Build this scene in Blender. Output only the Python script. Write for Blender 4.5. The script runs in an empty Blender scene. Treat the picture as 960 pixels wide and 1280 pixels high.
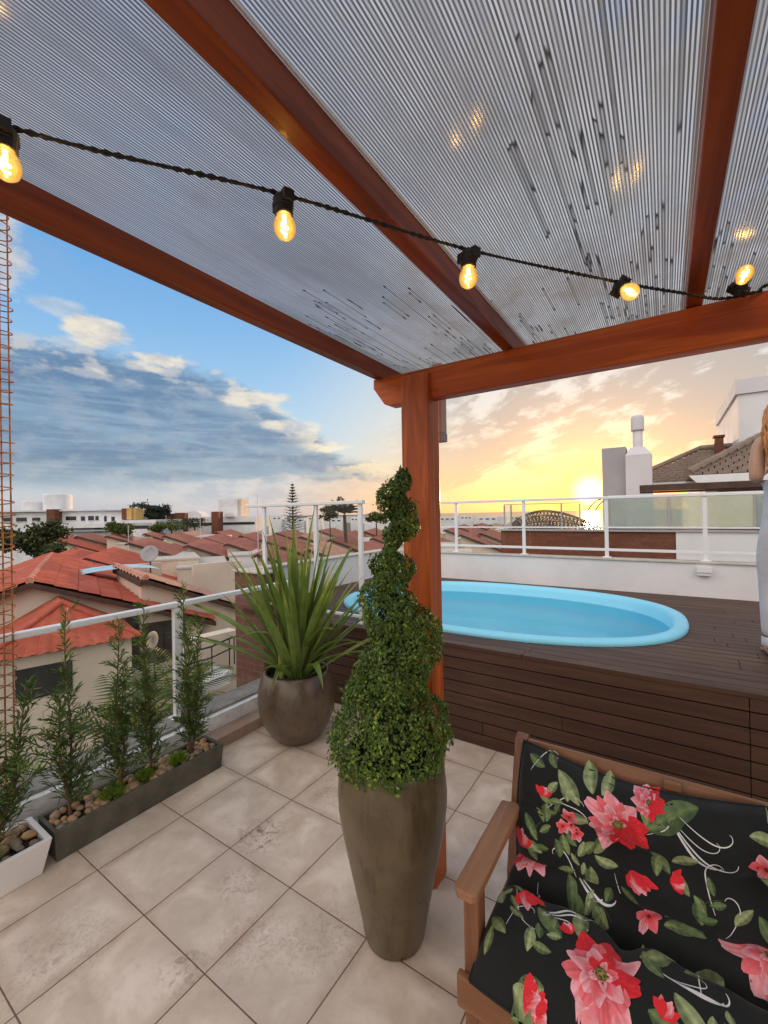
import bpy, bmesh, math, random
from math import sin, cos, pi, radians, sqrt, atan2, floor
from mathutils import Vector, Matrix

random.seed(7)
scene = bpy.context.scene
COL = scene.collection
YAW = radians(33.46)
EYE = 1.6

# ------------------------------------------------------------------ helpers
def lin(r, g, b, k=1.0):
    def f(c):
        c /= 255.0
        return (c / 12.92 if c <= 0.04045 else ((c + 0.055) / 1.055) ** 2.4) * k
    return (f(r), f(g), f(b))

def V(*a):
    return Vector(a)

def cam2w(lat, d, z):
    """a point given as metres to the right of and in front of the terrace's viewpoint"""
    return Vector((lat * cos(YAW) - d * sin(YAW), lat * sin(YAW) + d * cos(YAW), z))

class MB:
    def __init__(self):
        self.v, self.f, self.m, self.c = [], [], [], []
        self.col = None
    def add(self, verts, faces, mi=0, cols=None):
        o = len(self.v)
        self.v += [tuple(p) for p in verts]
        if cols is not None:
            self.col = True
            self.c += list(cols)
        else:
            self.c += [(1, 1, 1)] * len(verts)
        for f in faces:
            self.f.append(tuple(i + o for i in f))
            self.m.append(mi)
    def box(self, x0, x1, y0, y1, z0, z1, mi=0, M=None):
        p = [(x0,y0,z0),(x1,y0,z0),(x1,y1,z0),(x0,y1,z0),(x0,y0,z1),(x1,y0,z1),(x1,y1,z1),(x0,y1,z1)]
        if M is not None:
            p = [M @ Vector(q) for q in p]
        self.add(p, [(0,3,2,1),(4,5,6,7),(0,1,5,4),(1,2,6,5),(2,3,7,6),(3,0,4,7)], mi)
    def bar(self, p, q, w, h, up=(0,0,1), mi=0):
        p, q = Vector(p), Vector(q)
        d = (q - p).normalized()
        u = Vector(up)
        s = d.cross(u)
        if s.length < 1e-4:
            s = d.cross(Vector((1,0,0)))
        s.normalize()
        u = s.cross(d).normalized()
        vs = []
        for e in (p, q):
            for a, b in ((-1,-1),(1,-1),(1,1),(-1,1)):
                vs.append(e + s * (a * w / 2) + u * (b * h / 2))
        self.add(vs, [(0,1,2,3),(7,6,5,4),(0,4,5,1),(1,5,6,2),(2,6,7,3),(3,7,4,0)], mi)
    def tube(self, pts, r, seg=8, mi=0, caps=True):
        pts = [Vector(p) for p in pts]
        n = len(pts)
        rs = r if isinstance(r, (list, tuple)) else [r] * n
        vs, fs = [], []
        up = None
        for i, p in enumerate(pts):
            d = (pts[min(i+1,n-1)] - pts[max(i-1,0)])
            d = d.normalized() if d.length > 1e-9 else Vector((0,0,1))
            if up is None:
                up = Vector((0,0,1)) if abs(d.z) < 0.9 else Vector((1,0,0))
            s = d.cross(up)
            if s.length < 1e-5:
                s = d.cross(Vector((1,0.3,0)))
            s.normalize()
            up = s.cross(d).normalized()
            for k in range(seg):
                a = 2 * pi * k / seg
                vs.append(p + (s * cos(a) + up * sin(a)) * rs[i])
        for i in range(n - 1):
            for k in range(seg):
                k2 = (k + 1) % seg
                fs.append((i*seg+k, i*seg+k2, (i+1)*seg+k2, (i+1)*seg+k))
        if caps:
            fs.append(tuple(range(seg)))
            fs.append(tuple(range((n-1)*seg, n*seg))[::-1])
        self.add(vs, fs, mi)
    def lathe(self, prof, c=(0,0,0), seg=32, mi=0, M=None, close=False):
        vs, fs = [], []
        for r, z in prof:
            for k in range(seg):
                a = 2*pi*k/seg
                q = Vector((c[0]+r*cos(a), c[1]+r*sin(a), c[2]+z))
                vs.append(M @ q if M is not None else q)
        n = len(prof)
        for i in range(n-1):
            for k in range(seg):
                k2 = (k+1) % seg
                fs.append((i*seg+k, i*seg+k2, (i+1)*seg+k2, (i+1)*seg+k))
        if close:
            fs.append(tuple(range(seg))[::-1]); fs.append(tuple(range((n-1)*seg, n*seg)))
        self.add(vs, fs, mi)
    def prism(self, poly, a, b, mi=0):
        """poly: list of 3D points, extruded by vector (b-a) -> here a is offset0, b is offset1 vectors"""
        a, b = Vector(a), Vector(b)
        n = len(poly)
        vs = [Vector(p)+a for p in poly] + [Vector(p)+b for p in poly]
        fs = [tuple(range(n))[::-1], tuple(range(n, 2*n))]
        for i in range(n):
            j = (i+1) % n
            fs.append((i, j, n+j, n+i))
        self.add(vs, fs, mi)
    def build(self, name, mats, parent=None, smooth=False, bevel=0.0, seg=2):
        me = bpy.data.meshes.new(name)
        o0 = Vector((0,0,0))
        p = parent
        while p is not None:
            o0 = o0 + p.location
            p = p.parent
        me.from_pydata([tuple(Vector(q) - o0) for q in self.v], [], self.f)
        if not isinstance(mats, (list, tuple)):
            mats = [mats]
        for m in mats:
            me.materials.append(m)
        me.polygons.foreach_set('material_index', self.m)
        if self.col:
            at = me.color_attributes.new('Col', 'FLOAT_COLOR', 'POINT')
            flat = []
            for c in self.c:
                flat += [c[0], c[1], c[2], 1.0]
            at.data.foreach_set('color', flat)
        if bevel > 0:
            bm = bmesh.new(); bm.from_mesh(me)
            bmesh.ops.recalc_face_normals(bm, faces=bm.faces)
            es = [e for e in bm.edges if len(e.link_faces) == 2 and e.calc_face_angle(0) > 0.5]
            bmesh.ops.bevel(bm, geom=es, offset=bevel, segments=seg, affect='EDGES', profile=0.6, clamp_overlap=True)
            bm.to_mesh(me); bm.free()
        if smooth:
            me.polygons.foreach_set('use_smooth', [True]*len(me.polygons))
        me.update()
        o = bpy.data.objects.new(name, me)
        COL.objects.link(o)
        if parent is not None:
            o.parent = parent
        return o

def thing(name, label, cat, loc=(0,0,0), group=None):
    o = bpy.data.objects.new(name, None)
    o.empty_display_size = 0.1
    COL.objects.link(o)
    o.location = loc
    o['label'] = label; o['category'] = cat
    if group: o['group'] = group
    return o

def tag(o, label, cat, group=None, kind=None):
    o['label'] = label; o['category'] = cat
    if group: o['group'] = group
    if kind: o['kind'] = kind
    return o

def struct(o):
    o['kind'] = 'structure'
    return o

def copy_tree(o, parent=None):
    c = o.copy()
    COL.objects.link(c)
    c.parent = parent
    for ch in list(o.children):
        copy_tree(ch, c)
    return c

# ------------------------------------------------------------------ node helper
class NT:
    def __init__(self, tree):
        self.t = tree
        self.n = tree.nodes
        self.l = tree.links
    def new(self, typ, **kw):
        nd = self.n.new(typ)
        for k, v in kw.items():
            setattr(nd, k, v)
        return nd
    def set(self, sock, val):
        if isinstance(val, bpy.types.NodeSocket):
            self.l.new(val, sock)
        elif val is not None:
            if hasattr(sock.default_value, '__len__') and len(sock.default_value) == 4 and len(val) == 3:
                val = (*val, 1.0)
            sock.default_value = val
    def math(self, op, a, b=None, c=None, clamp=False):
        nd = self.new('ShaderNodeMath', operation=op, use_clamp=clamp)
        self.set(nd.inputs[0], a)
        if b is not None: self.set(nd.inputs[1], b)
        if c is not None: self.set(nd.inputs[2], c)
        return nd.outputs[0]
    def vmath(self, op, a, b=None, scale=None):
        nd = self.new('ShaderNodeVectorMath', operation=op)
        self.set(nd.inputs[0], a)
        if b is not None: self.set(nd.inputs[1], b)
        if scale is not None: self.set(nd.inputs['Scale'], scale)
        return nd.outputs['Value'] if op in ('DOT_PRODUCT','LENGTH','DISTANCE') else nd.outputs['Vector']
    def mix(self, fac, a, b, blend='MIX'):
        nd = self.new('ShaderNodeMix', data_type='RGBA', blend_type=blend)
        self.set(nd.inputs[0], fac); self.set(nd.inputs[6], a); self.set(nd.inputs[7], b)
        return nd.outputs[2]
    def smooth(self, x, a, b, lo=0.0, hi=1.0):
        nd = self.new('ShaderNodeMapRange', interpolation_type='SMOOTHSTEP')
        self.set(nd.inputs[0], x); self.set(nd.inputs[1], a); self.set(nd.inputs[2], b)
        self.set(nd.inputs[3], lo); self.set(nd.inputs[4], hi)
        return nd.outputs[0]
    def noise(self, vec, scale, detail=4, rough=0.55, dist=0.0, dim='3D'):
        nd = self.new('ShaderNodeTexNoise', noise_dimensions=dim)
        if vec is not None: self.l.new(vec, nd.inputs['Vector'])
        nd.inputs['Scale'].default_value = scale
        nd.inputs['Detail'].default_value = detail
        nd.inputs['Roughness'].default_value = rough
        nd.inputs['Distortion'].default_value = dist
        return nd.outputs['Fac']
    def white(self, vec, dim='3D'):
        nd = self.new('ShaderNodeTexWhiteNoise', noise_dimensions=dim)
        if dim == '1D': self.set(nd.inputs['W'], vec)
        else: self.set(nd.inputs['Vector'], vec)
        return nd.outputs['Value']
    def sep(self, vec):
        nd = self.new('ShaderNodeSeparateXYZ'); self.l.new(vec, nd.inputs[0])
        return nd.outputs
    def comb(self, x, y, z):
        nd = self.new('ShaderNodeCombineXYZ')
        for i, a in enumerate((x, y, z)): self.set(nd.inputs[i], a)
        return nd.outputs[0]
    def scalev(self, vec, s):
        return self.vmath('MULTIPLY', vec, s)
    def bump(self, h, strength=0.3, dist=0.01, normal=None):
        nd = self.new('ShaderNodeBump')
        nd.inputs['Strength'].default_value = strength
        nd.inputs['Distance'].default_value = dist
        self.set(nd.inputs['Height'], h)
        if normal is not None: self.l.new(normal, nd.inputs['Normal'])
        return nd.outputs[0]

def newmat(name):
    m = bpy.data.materials.new(name)
    m.use_nodes = True
    t = NT(m.node_tree)
    for n in list(t.n):
        t.n.remove(n)
    out = t.new('ShaderNodeOutputMaterial')
    return m, t, out

def principled(t, color, rough=0.5, normal=None, spec=0.5, metal=0.0, coat=0.0):
    p = t.new('ShaderNodeBsdfPrincipled')
    t.set(p.inputs['Base Color'], color)
    t.set(p.inputs['Roughness'], rough)
    p.inputs['Specular IOR Level'].default_value = spec
    t.set(p.inputs['Metallic'], metal)
    p.inputs['Coat Weight'].default_value = coat
    p.inputs['Coat Roughness'].default_value = 0.12
    if normal is not None: t.l.new(normal, p.inputs['Normal'])
    return p

def coords(t, kind='Object'):
    return t.new('ShaderNodeTexCoord').outputs[kind]

def geo_pos(t):
    return t.new('ShaderNodeNewGeometry').outputs['Position']

def simple(name, color, rough=0.6, var=0.15, scale=6.0, bump=0.0, bscale=40.0, spec=0.4, metal=0.0, stretch=None, dirt=None, coat=0.0):
    """painted / plastered / cast surfaces with uneven tone"""
    m, t, out = newmat(name)
    pos = geo_pos(t)
    if stretch: pos2 = t.scalev(pos, stretch)
    else: pos2 = pos
    n = t.noise(pos2, scale, 6, 0.6)
    lo = tuple(c*(1-var) for c in color); hi = tuple(min(1, c*(1+var)) for c in color)
    c = t.mix(t.smooth(n, 0.3, 0.7), lo, hi)
    if dirt:
        n2 = t.noise(pos, dirt[0], 8, 0.7)
        c = t.mix(t.math('MULTIPLY', t.smooth(n2, dirt[1], dirt[1]+0.2), dirt[3] if len(dirt) > 3 else 0.8), c, dirt[2])
    nm = None
    if bump > 0:
        nb = t.noise(pos2, bscale, 5, 0.6)
        nm = t.bump(nb, bump, 0.01)
    r = t.smooth(t.noise(pos, scale*2.3, 3), 0.2, 0.8, max(0.02, rough-0.08), min(1, rough+0.1))
    p = principled(t, c, r, nm, spec, metal, coat)
    t.l.new(p.outputs[0], out.inputs[0])
    return m

def wood(name, base, dark, axis='X', rough=0.35, spec=0.5, scale=1.0, bump=0.15, coat=0.0, var=None):
    m, t, out = newmat(name)
    pos = geo_pos(t)
    st = {'X': (1.2, 18, 18), 'Y': (18, 1.2, 18), 'Z': (18, 18, 1.2)}[axis]
    st = tuple(s*scale for s in st)
    p2 = t.scalev(pos, st)
    n = t.noise(p2, 1.0, 7, 0.62, 0.8)
    n2 = t.noise(t.scalev(pos, tuple(s*6 for s in st)), 1.0, 4, 0.6)
    n3 = t.noise(pos, 2.2, 3)
    c = t.mix(t.smooth(n, 0.35, 0.68), dark, base)
    c = t.mix(t.smooth(n2, 0.5, 0.75, 0.0, 0.35), c, tuple(k*0.55 for k in base))
    c = t.mix(t.smooth(n3, 0.35, 0.7, 0.0, 0.4), c, tuple(k*0.62 for k in base))
    if var is not None:
        # board to board change of tone
        isl = t.new('ShaderNodeNewGeometry').outputs['Random Per Island']
        c = t.mix(t.smooth(isl, 0.0, 1.0, 0.0, var), c, tuple(k*0.3 for k in base))
    nm = t.bump(t.math('ADD', n, n2), bump, 0.003)
    p = principled(t, c, t.smooth(n, 0.2, 0.8, rough+0.12, rough-0.05), nm, spec, 0, coat)
    p.inputs['Coat Tint'].default_value = (1.0, 0.85, 0.7, 1.0)
    t.l.new(p.outputs[0], out.inputs[0])
    return m

def leaf(name, c0, c1, c2=None, rough=0.45, trans=0.3, spec=0.4):
    m, t, out = newmat(name)
    g = t.new('ShaderNodeNewGeometry')
    r = g.outputs['Random Per Island']
    c = t.mix(t.smooth(r, 0.0, 1.0), c0, c1)
    if c2:
        c = t.mix(t.smooth(r, 0.82, 1.0), c, c2)
    n = t.noise(g.outputs['Position'], 9.0, 3)
    c = t.mix(t.smooth(n, 0.35, 0.65, 0.0, 0.45), c, tuple(k*0.45 for k in c0))
    p = principled(t, c, rough, None, spec)
    tr = t.new('ShaderNodeBsdfTranslucent')
    t.set(tr.inputs[0], t.mix(1.0, c, (1.0, 1.15, 0.5), 'MULTIPLY'))
    mx = t.new('ShaderNodeMixShader'); mx.inputs[0].default_value = trans
    t.l.new(p.outputs[0], mx.inputs[1]); t.l.new(tr.outputs[0], mx.inputs[2])
    t.l.new(mx.outputs[0], out.inputs[0])
    return m

def glass(name, tint=(0.93, 0.97, 0.96), rough=0.0, frost=0.0, frost_col=(0.6, 0.75, 0.72), ior=1.45):
    m, t, out = newmat(name)
    tr = t.new('ShaderNodeBsdfTransparent'); t.set(tr.inputs[0], tint)
    base = tr.outputs[0]
    if frost > 0:
        tl = t.new('ShaderNodeBsdfTranslucent'); t.set(tl.inputs[0], frost_col)
        df = t.new('ShaderNodeBsdfDiffuse'); t.set(df.inputs[0], frost_col)
        m2 = t.new('ShaderNodeMixShader'); m2.inputs[0].default_value = 0.5
        t.l.new(tl.outputs[0], m2.inputs[1]); t.l.new(df.outputs[0], m2.inputs[2])
        m1 = t.new('ShaderNodeMixShader')
        n = t.noise(geo_pos(t), 5.0, 3)
        t.set(m1.inputs[0], t.smooth(n, 0.3, 0.7, frost-0.12, frost+0.05))
        t.l.new(base, m1.inputs[1]); t.l.new(m2.outputs[0], m1.inputs[2])
        base = m1.outputs[0]
    gl = t.new('ShaderNodeBsdfGlossy'); gl.inputs['Roughness'].default_value = rough
    fr = t.new('ShaderNodeFresnel'); fr.inputs[0].default_value = ior
    mx = t.new('ShaderNodeMixShader')
    t.l.new(fr.outputs[0], mx.inputs[0]); t.l.new(base, mx.inputs[1]); t.l.new(gl.outputs[0], mx.inputs[2])
    t.l.new(mx.outputs[0], out.inputs[0])
    return m
# ------------------------------------------------------------------ materials
M = {}
M['beam'] = wood('varnished_beam_wood', (0.70, 0.140, 0.014), (0.34, 0.050, 0.006), 'X', 0.42, 0.3, coat=0.06)
M['rafter'] = wood('varnished_rafter_wood', (0.33, 0.064, 0.010), (0.15, 0.024, 0.005), 'Y', 0.4, 0.3, coat=0.08)
M['post'] = wood('varnished_post_wood', (0.62, 0.14, 0.026), (0.33, 0.062, 0.011), 'Z', 0.42, 0.3, coat=0.06)
M['deck'] = wood('brown_deck_boards', (0.112, 0.053, 0.032), (0.060, 0.028, 0.018), 'X', 0.5, 0.35, var=0.35)
M['bench'] = wood('bench_hardwood', (0.30, 0.135, 0.062), (0.19, 0.075, 0.032), 'X', 0.42, 0.45)
M['bench_arm'] = wood('bench_arm_hardwood', (0.34, 0.165, 0.08), (0.23, 0.1, 0.045), 'Y', 0.42, 0.45)
M['bench_leg'] = wood('bench_leg_hardwood', (0.26, 0.11, 0.05), (0.16, 0.06, 0.027), 'Z', 0.45, 0.45)
M['white_metal'] = simple('white_painted_aluminium', (0.74, 0.75, 0.77), 0.35, 0.04, 5, spec=0.5)
M['white_wall'] = simple('white_rendered_wall', (0.70, 0.70, 0.72), 0.8, 0.06, 2.5, 0.15, 60, dirt=(1.7, 0.58, (0.5, 0.49, 0.48), 0.5))
M['far_white'] = simple('white_far_wall', (0.66, 0.67, 0.70), 0.85, 0.1, 0.6, dirt=(0.5, 0.55, (0.45, 0.44, 0.43), 0.5))
M['cream'] = simple('cream_rendered_wall', (0.62, 0.54, 0.45), 0.85, 0.09, 0.8, 0.1, 20, dirt=(0.7, 0.55, (0.42, 0.37, 0.31), 0.5))
M['old_paint'] = simple('peeling_white_paint', (0.82, 0.83, 0.84), 0.8, 0.10, 12, 0.9, 28, dirt=(11, 0.58, (0.42, 0.37, 0.31), 0.55))
M['grey_cap'] = simple('grey_mortar_cap', (0.27, 0.25, 0.23), 0.85, 0.2, 8, 0.4, 40)
M['stone_cap'] = simple('pale_stone_cap', (0.50, 0.46, 0.41), 0.7, 0.12, 9, 0.1, 40)
M['tan_step'] = simple('tan_stone_step', (0.36, 0.25, 0.19), 0.6, 0.14, 7, 0.2, 45)
M['trough'] = simple('dark_grey_fibre_cement', (0.085, 0.079, 0.060), 0.75, 0.25, 9, 0.25, 70, dirt=(5, 0.55, (0.13, 0.12, 0.092), 0.6))
M['white_pot'] = simple('white_glazed_planter', (0.74, 0.71, 0.69), 0.4, 0.05, 5)
M['soil'] = simple('dark_potting_soil', (0.035, 0.025, 0.018), 0.95, 0.4, 40, 0.8, 60)
M['stone_a'] = simple('tan_river_stone', (0.34, 0.215, 0.12), 0.6, 0.4, 14, 0.15, 50)
M['stone_b'] = simple('grey_brown_river_stone', (0.19, 0.15, 0.11), 0.65, 0.3, 16, 0.15, 50)
M['stone_c'] = simple('ochre_river_stone', (0.38, 0.225, 0.10), 0.6, 0.3, 16, 0.15, 50)
M['bark'] = simple('young_brown_bark', (0.15, 0.085, 0.05), 0.85, 0.3, 30, 0.6, 60, stretch=(3, 3, 0.6))
M['bark_grey'] = simple('grey_tree_bark', (0.12, 0.095, 0.075), 0.9, 0.3, 6, 0.5, 20)
M['pool'] = simple('sky_blue_gelcoat', (0.24, 0.68, 0.90), 0.35, 0.02, 2, spec=0.5)
M['black'] = simple('black_rubber', (0.018, 0.016, 0.015), 0.55, 0.2, 30)
M['rope'] = simple('dark_cord', (0.022, 0.017, 0.014), 0.7, 0.3, 60)
M['rust'] = simple('rusty_wire', (0.34, 0.14, 0.06), 0.7, 0.35, 30, 0.3, 80, metal=0.2)
M['brown_frame'] = simple('dark_brown_timber', (0.06, 0.03, 0.022), 0.6, 0.25, 6)
M['window'] = simple('dark_window_glass', (0.03, 0.033, 0.036), 0.12, 0.3, 1.0, spec=0.6)
M['red_brown'] = simple('red_brown_panel', (0.20, 0.075, 0.05), 0.7, 0.2, 2)
M['grey_panel'] = simple('grey_plaster_block', (0.36, 0.35, 0.37), 0.85, 0.07, 1.2)
M['chimney'] = simple('pale_lavender_plaster', (0.60, 0.59, 0.62), 0.85, 0.05, 1.2, dirt=(2.5, 0.58, (0.45, 0.44, 0.45), 0.5))
M['ground'] = simple('town_ground', (0.07, 0.075, 0.05), 0.95, 0.4, 0.06, dirt=(0.02, 0.5, (0.16, 0.14, 0.12), 0.8))
M['sea'] = simple('evening_sea', (0.10, 0.13, 0.16), 0.22, 0.2, 0.01, 0.4, 0.3)
M['hill'] = simple('hazy_hills', (0.20, 0.25, 0.32), 1.0, 0.1, 0.01)
M['gold_wall'] = simple('ochre_sunlit_wall', (0.55, 0.36, 0.13), 0.85, 0.1, 1)
M['dish'] = simple('grey_dish', (0.30, 0.30, 0.31), 0.5, 0.08, 3)
M['glass'] = glass('clear_balustrade_glass', (0.94, 0.97, 0.96))
M['frost'] = glass('frosted_green_glass', (0.88, 0.96, 0.92), 0.25, 0.72, (0.66, 0.75, 0.70))
M['sunglass'] = glass('hazy_clear_glass', (0.9, 0.9, 0.85), 0.1, 0.16, (0.6, 0.6, 0.55))
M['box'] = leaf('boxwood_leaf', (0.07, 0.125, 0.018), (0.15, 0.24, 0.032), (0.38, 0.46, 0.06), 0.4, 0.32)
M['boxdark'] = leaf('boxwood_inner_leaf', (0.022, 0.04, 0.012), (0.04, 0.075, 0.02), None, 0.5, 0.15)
M['needle'] = leaf('podocarpus_leaf', (0.055, 0.105, 0.022), (0.105, 0.19, 0.04), (0.30, 0.34, 0.06), 0.45, 0.28)
M['strap'] = leaf('strap_leaf', (0.14, 0.21, 0.045), (0.24, 0.32, 0.08), (0.42, 0.40, 0.13), 0.42, 0.3)
M['tuft'] = leaf('bright_ground_tuft', (0.13, 0.22, 0.018), (0.20, 0.33, 0.025), (0.36, 0.42, 0.05), 0.5, 0.35)
M['tree'] = leaf('dark_tree_leaf', (0.03, 0.048, 0.017), (0.055, 0.08, 0.024), (0.20, 0.16, 0.04), 0.6, 0.2)
M['hedge'] = leaf('bright_hedge_leaf', (0.06, 0.10, 0.02), (0.10, 0.16, 0.03), (0.22, 0.22, 0.04), 0.6, 0.25)
M['pine'] = leaf('pine_needle', (0.018, 0.03, 0.018), (0.03, 0.045, 0.025), None, 0.7, 0.1)
M['frond'] = leaf('palm_leaflet', (0.055, 0.09, 0.02), (0.11, 0.145, 0.03), (0.36, 0.27, 0.04), 0.5, 0.3)

def mat_glaze(name, c0, c1, c2):
    m, t, out = newmat(name)
    pos = geo_pos(t)
    n = t.noise(pos, 4.5, 6, 0.6, 0.4)
    n2 = t.noise(t.scalev(pos, (30, 30, 4)), 1.0, 4, 0.6)
    n3 = t.noise(pos, 60, 3)
    c = t.mix(t.smooth(n, 0.32, 0.68), c0, c1)
    c = t.mix(t.smooth(n2, 0.50, 0.72, 0, 0.75), c, c2)
    c = t.mix(t.smooth(n3, 0.6, 0.75, 0, 0.25), c, tuple(k*0.4 for k in c0))
    p = principled(t, c, t.smooth(n, 0.3, 0.7, 0.24, 0.4), t.bump(n2, 0.05, 0.004), 0.55)
    t.l.new(p.outputs[0], out.inputs[0])
    return m
M['pot'] = mat_glaze('olive_brown_glaze', (0.084, 0.059, 0.029), (0.138, 0.101, 0.054), (0.046, 0.033, 0.016))
M['pot2'] = mat_glaze('brown_bronze_glaze', (0.080, 0.056, 0.036), (0.135, 0.097, 0.064), (0.046, 0.033, 0.021))

def mat_tiles():
    m, t, out = newmat('beige_porcelain_floor_tiles')
    pos = geo_pos(t)
    s = t.sep(pos)
    P = 0.4059
    ux = t.math('DIVIDE', t.math('ADD', s[0], 1.777 + 20*P), P)
    uy = t.math('DIVIDE', t.math('ADD', s[1], -0.886 + 20*P), P)
    fx = t.math('FRACT', ux); fy = t.math('FRACT', uy)
    ix = t.math('FLOOR', ux); iy = t.math('FLOOR', uy)
    ex = t.math('MINIMUM', fx, t.math('SUBTRACT', 1.0, fx))
    ey = t.math('MINIMUM', fy, t.math('SUBTRACT', 1.0, fy))
    e = t.math('MINIMUM', ex, ey)
    wob = t.noise(pos, 30, 3)
    e2 = t.math('ADD', e, t.math('MULTIPLY', t.math('SUBTRACT', wob, 0.5), 0.003))
    grout = t.smooth(e2, 0.0042, 0.0075, 1.0, 0.0)
    idv = t.comb(ix, iy, 0.0)
    r = t.white(idv)
    off = t.vmath('ADD', pos, t.scalev(t.comb(r, t.white(t.comb(iy, ix, 3.0)), 0), (9, 9, 0)))
    n = t.noise(off, 5.0, 6, 0.6, 0.5)
    n2 = t.noise(off, 22, 5, 0.65)
    n3 = t.noise(pos, 1.3, 3)
    c = t.mix(t.smooth(n, 0.3, 0.7), (0.55, 0.435, 0.335), (0.77, 0.645, 0.54))
    c = t.mix(t.smooth(n2, 0.5, 0.78, 0, 0.35), c, (0.38, 0.30, 0.25))
    c = t.mix(t.smooth(r, 0, 1, 0, 0.18), c, (0.42, 0.36, 0.32))
    # rubbed-in dirt, stronger by the joints
    edge = t.smooth(e, 0.0, 0.16, 0.85, 0.0)
    c = t.mix(t.math('MULTIPLY', edge, t.smooth(n, 0.35, 0.75)), c, (0.36, 0.235, 0.16))
    c = t.mix(t.smooth(n3, 0.45, 0.75, 0, 0.25), c, (0.34, 0.27, 0.235))
    # dried mud marks
    def blot(x, y, rad, k):
        d = t.vmath('DISTANCE', pos, (x, y, 0.0))
        nn = t.noise(pos, 34, 7, 0.75, 1.2)
        mk = t.math('MULTIPLY', t.smooth(d, rad*0.25, rad, 1.0, 0.0), t.smooth(nn, 0.47, 0.62))
        return t.math('MULTIPLY', mk, k)
    for x, y, rad, k in ((-1.72, 1.42, 0.17, 0.9), (-1.58, 1.20, 0.15, 0.45), (-1.33, 1.05, 0.22, 0.32), (-1.10, 1.20, 0.22, 0.32), (-0.8, 0.75, 0.35, 0.28), (-1.9, 0.62, 0.28, 0.32), (-1.62, 1.9, 0.22, 0.35), (-1.2, 0.5, 0.3, 0.25), (-0.5, 2.2, 0.3, 0.3), (-1.45, 0.85, 0.12, 0.55)):
        c = t.mix(blot(x, y, rad, k), c, (0.17, 0.105, 0.075))
    sp = t.noise(pos, 120, 2)
    c = t.mix(t.smooth(sp, 0.73, 0.78, 0, 0.6), c, (0.18, 0.12, 0.09))
    c = t.mix(grout, c, (0.15, 0.095, 0.065))
    h = t.math('SUBTRACT', t.math('MULTIPLY', n2, 0.12), grout)
    nm = t.bump(h, 0.35, 0.003)
    p = principled(t, c, t.smooth(n, 0.3, 0.7, 0.42, 0.6), nm, 0.4)
    t.l.new(p.outputs[0], out.inputs[0])
    return m
M['tiles'] = mat_tiles()

def mat_brick(name, c1, c2, mortar, scale, vec='XZ'):
    m, t, out = newmat(name)
    s = t.sep(geo_pos(t))
    v = t.comb(s[0], s[2], 0.0) if vec == 'XZ' else t.comb(s[1], s[2], 0.0)
    b = t.new('ShaderNodeTexBrick')
    t.l.new(v, b.inputs['Vector'])
    t.set(b.inputs['Color1'], c1); t.set(b.inputs['Color2'], c2); t.set(b.inputs['Mortar'], mortar)
    b.inputs['Scale'].default_value = 1.0
    b.inputs['Mortar Size'].default_value = 0.004*scale
    b.inputs['Brick Width'].default_value = 0.19*scale
    b.inputs['Row Height'].default_value = 0.065*scale
    n = t.noise(geo_pos(t), 14, 5)
    c = t.mix(t.smooth(n, 0.35, 0.7, 0, 0.5), b.outputs['Color'], tuple(k*0.5 for k in c1))
    nm = t.bump(t.math('SUBTRACT', t.math('MULTIPLY', n, 0.4), b.outputs['Fac']), 0.6, 0.006)
    p = principled(t, c, 0.85, nm, 0.3)
    t.l.new(p.outputs[0], out.inputs[0])
    return m
M['brick'] = mat_brick('red_brown_brick', (0.20, 0.088, 0.065), (0.145, 0.065, 0.05), (0.20, 0.14, 0.115), 1.0)
M['brick_far'] = mat_brick('dark_red_brick_far', (0.21, 0.075, 0.045), (0.15, 0.055, 0.034), (0.13, 0.07, 0.05), 1.1)

def mat_roof(name, c0, c1, c2):
    m, t, out = newmat(name)
    pos = geo_pos(t)
    n = t.noise(pos, 1.4, 6, 0.65)
    n2 = t.noise(pos, 9, 4, 0.6)
    r = t.new('ShaderNodeNewGeometry').outputs['Random Per Island']
    c = t.mix(t.smooth(n, 0.32, 0.68), c0, c1)
    c = t.mix(t.smooth(n2, 0.5, 0.72, 0, 0.6), c, c2)
    p = principled(t, c, 0.8, None, 0.3)
    t.l.new(p.outputs[0], out.inputs[0])
    return m
M['roof_red'] = mat_roof('terracotta_roof_tiles', (0.36, 0.075, 0.045), (0.47, 0.115, 0.065), (0.24, 0.06, 0.042))
M['roof_old'] = mat_roof('weathered_red_roof_tiles', (0.27, 0.095, 0.07), (0.36, 0.14, 0.10), (0.16, 0.075, 0.06))
M['roof_tan'] = mat_roof('sun_bleached_tan_roof_tiles', (0.38, 0.205, 0.145), (0.47, 0.28, 0.20), (0.25, 0.135, 0.10))
M['roof_grey'] = mat_roof('grey_brown_flat_roof_tiles', (0.20, 0.15, 0.125), (0.27, 0.205, 0.165), (0.14, 0.10, 0.085))
M['ridge'] = mat_roof('pale_ridge_tiles', (0.44, 0.19, 0.14), (0.52, 0.27, 0.21), (0.30, 0.11, 0.08))

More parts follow.
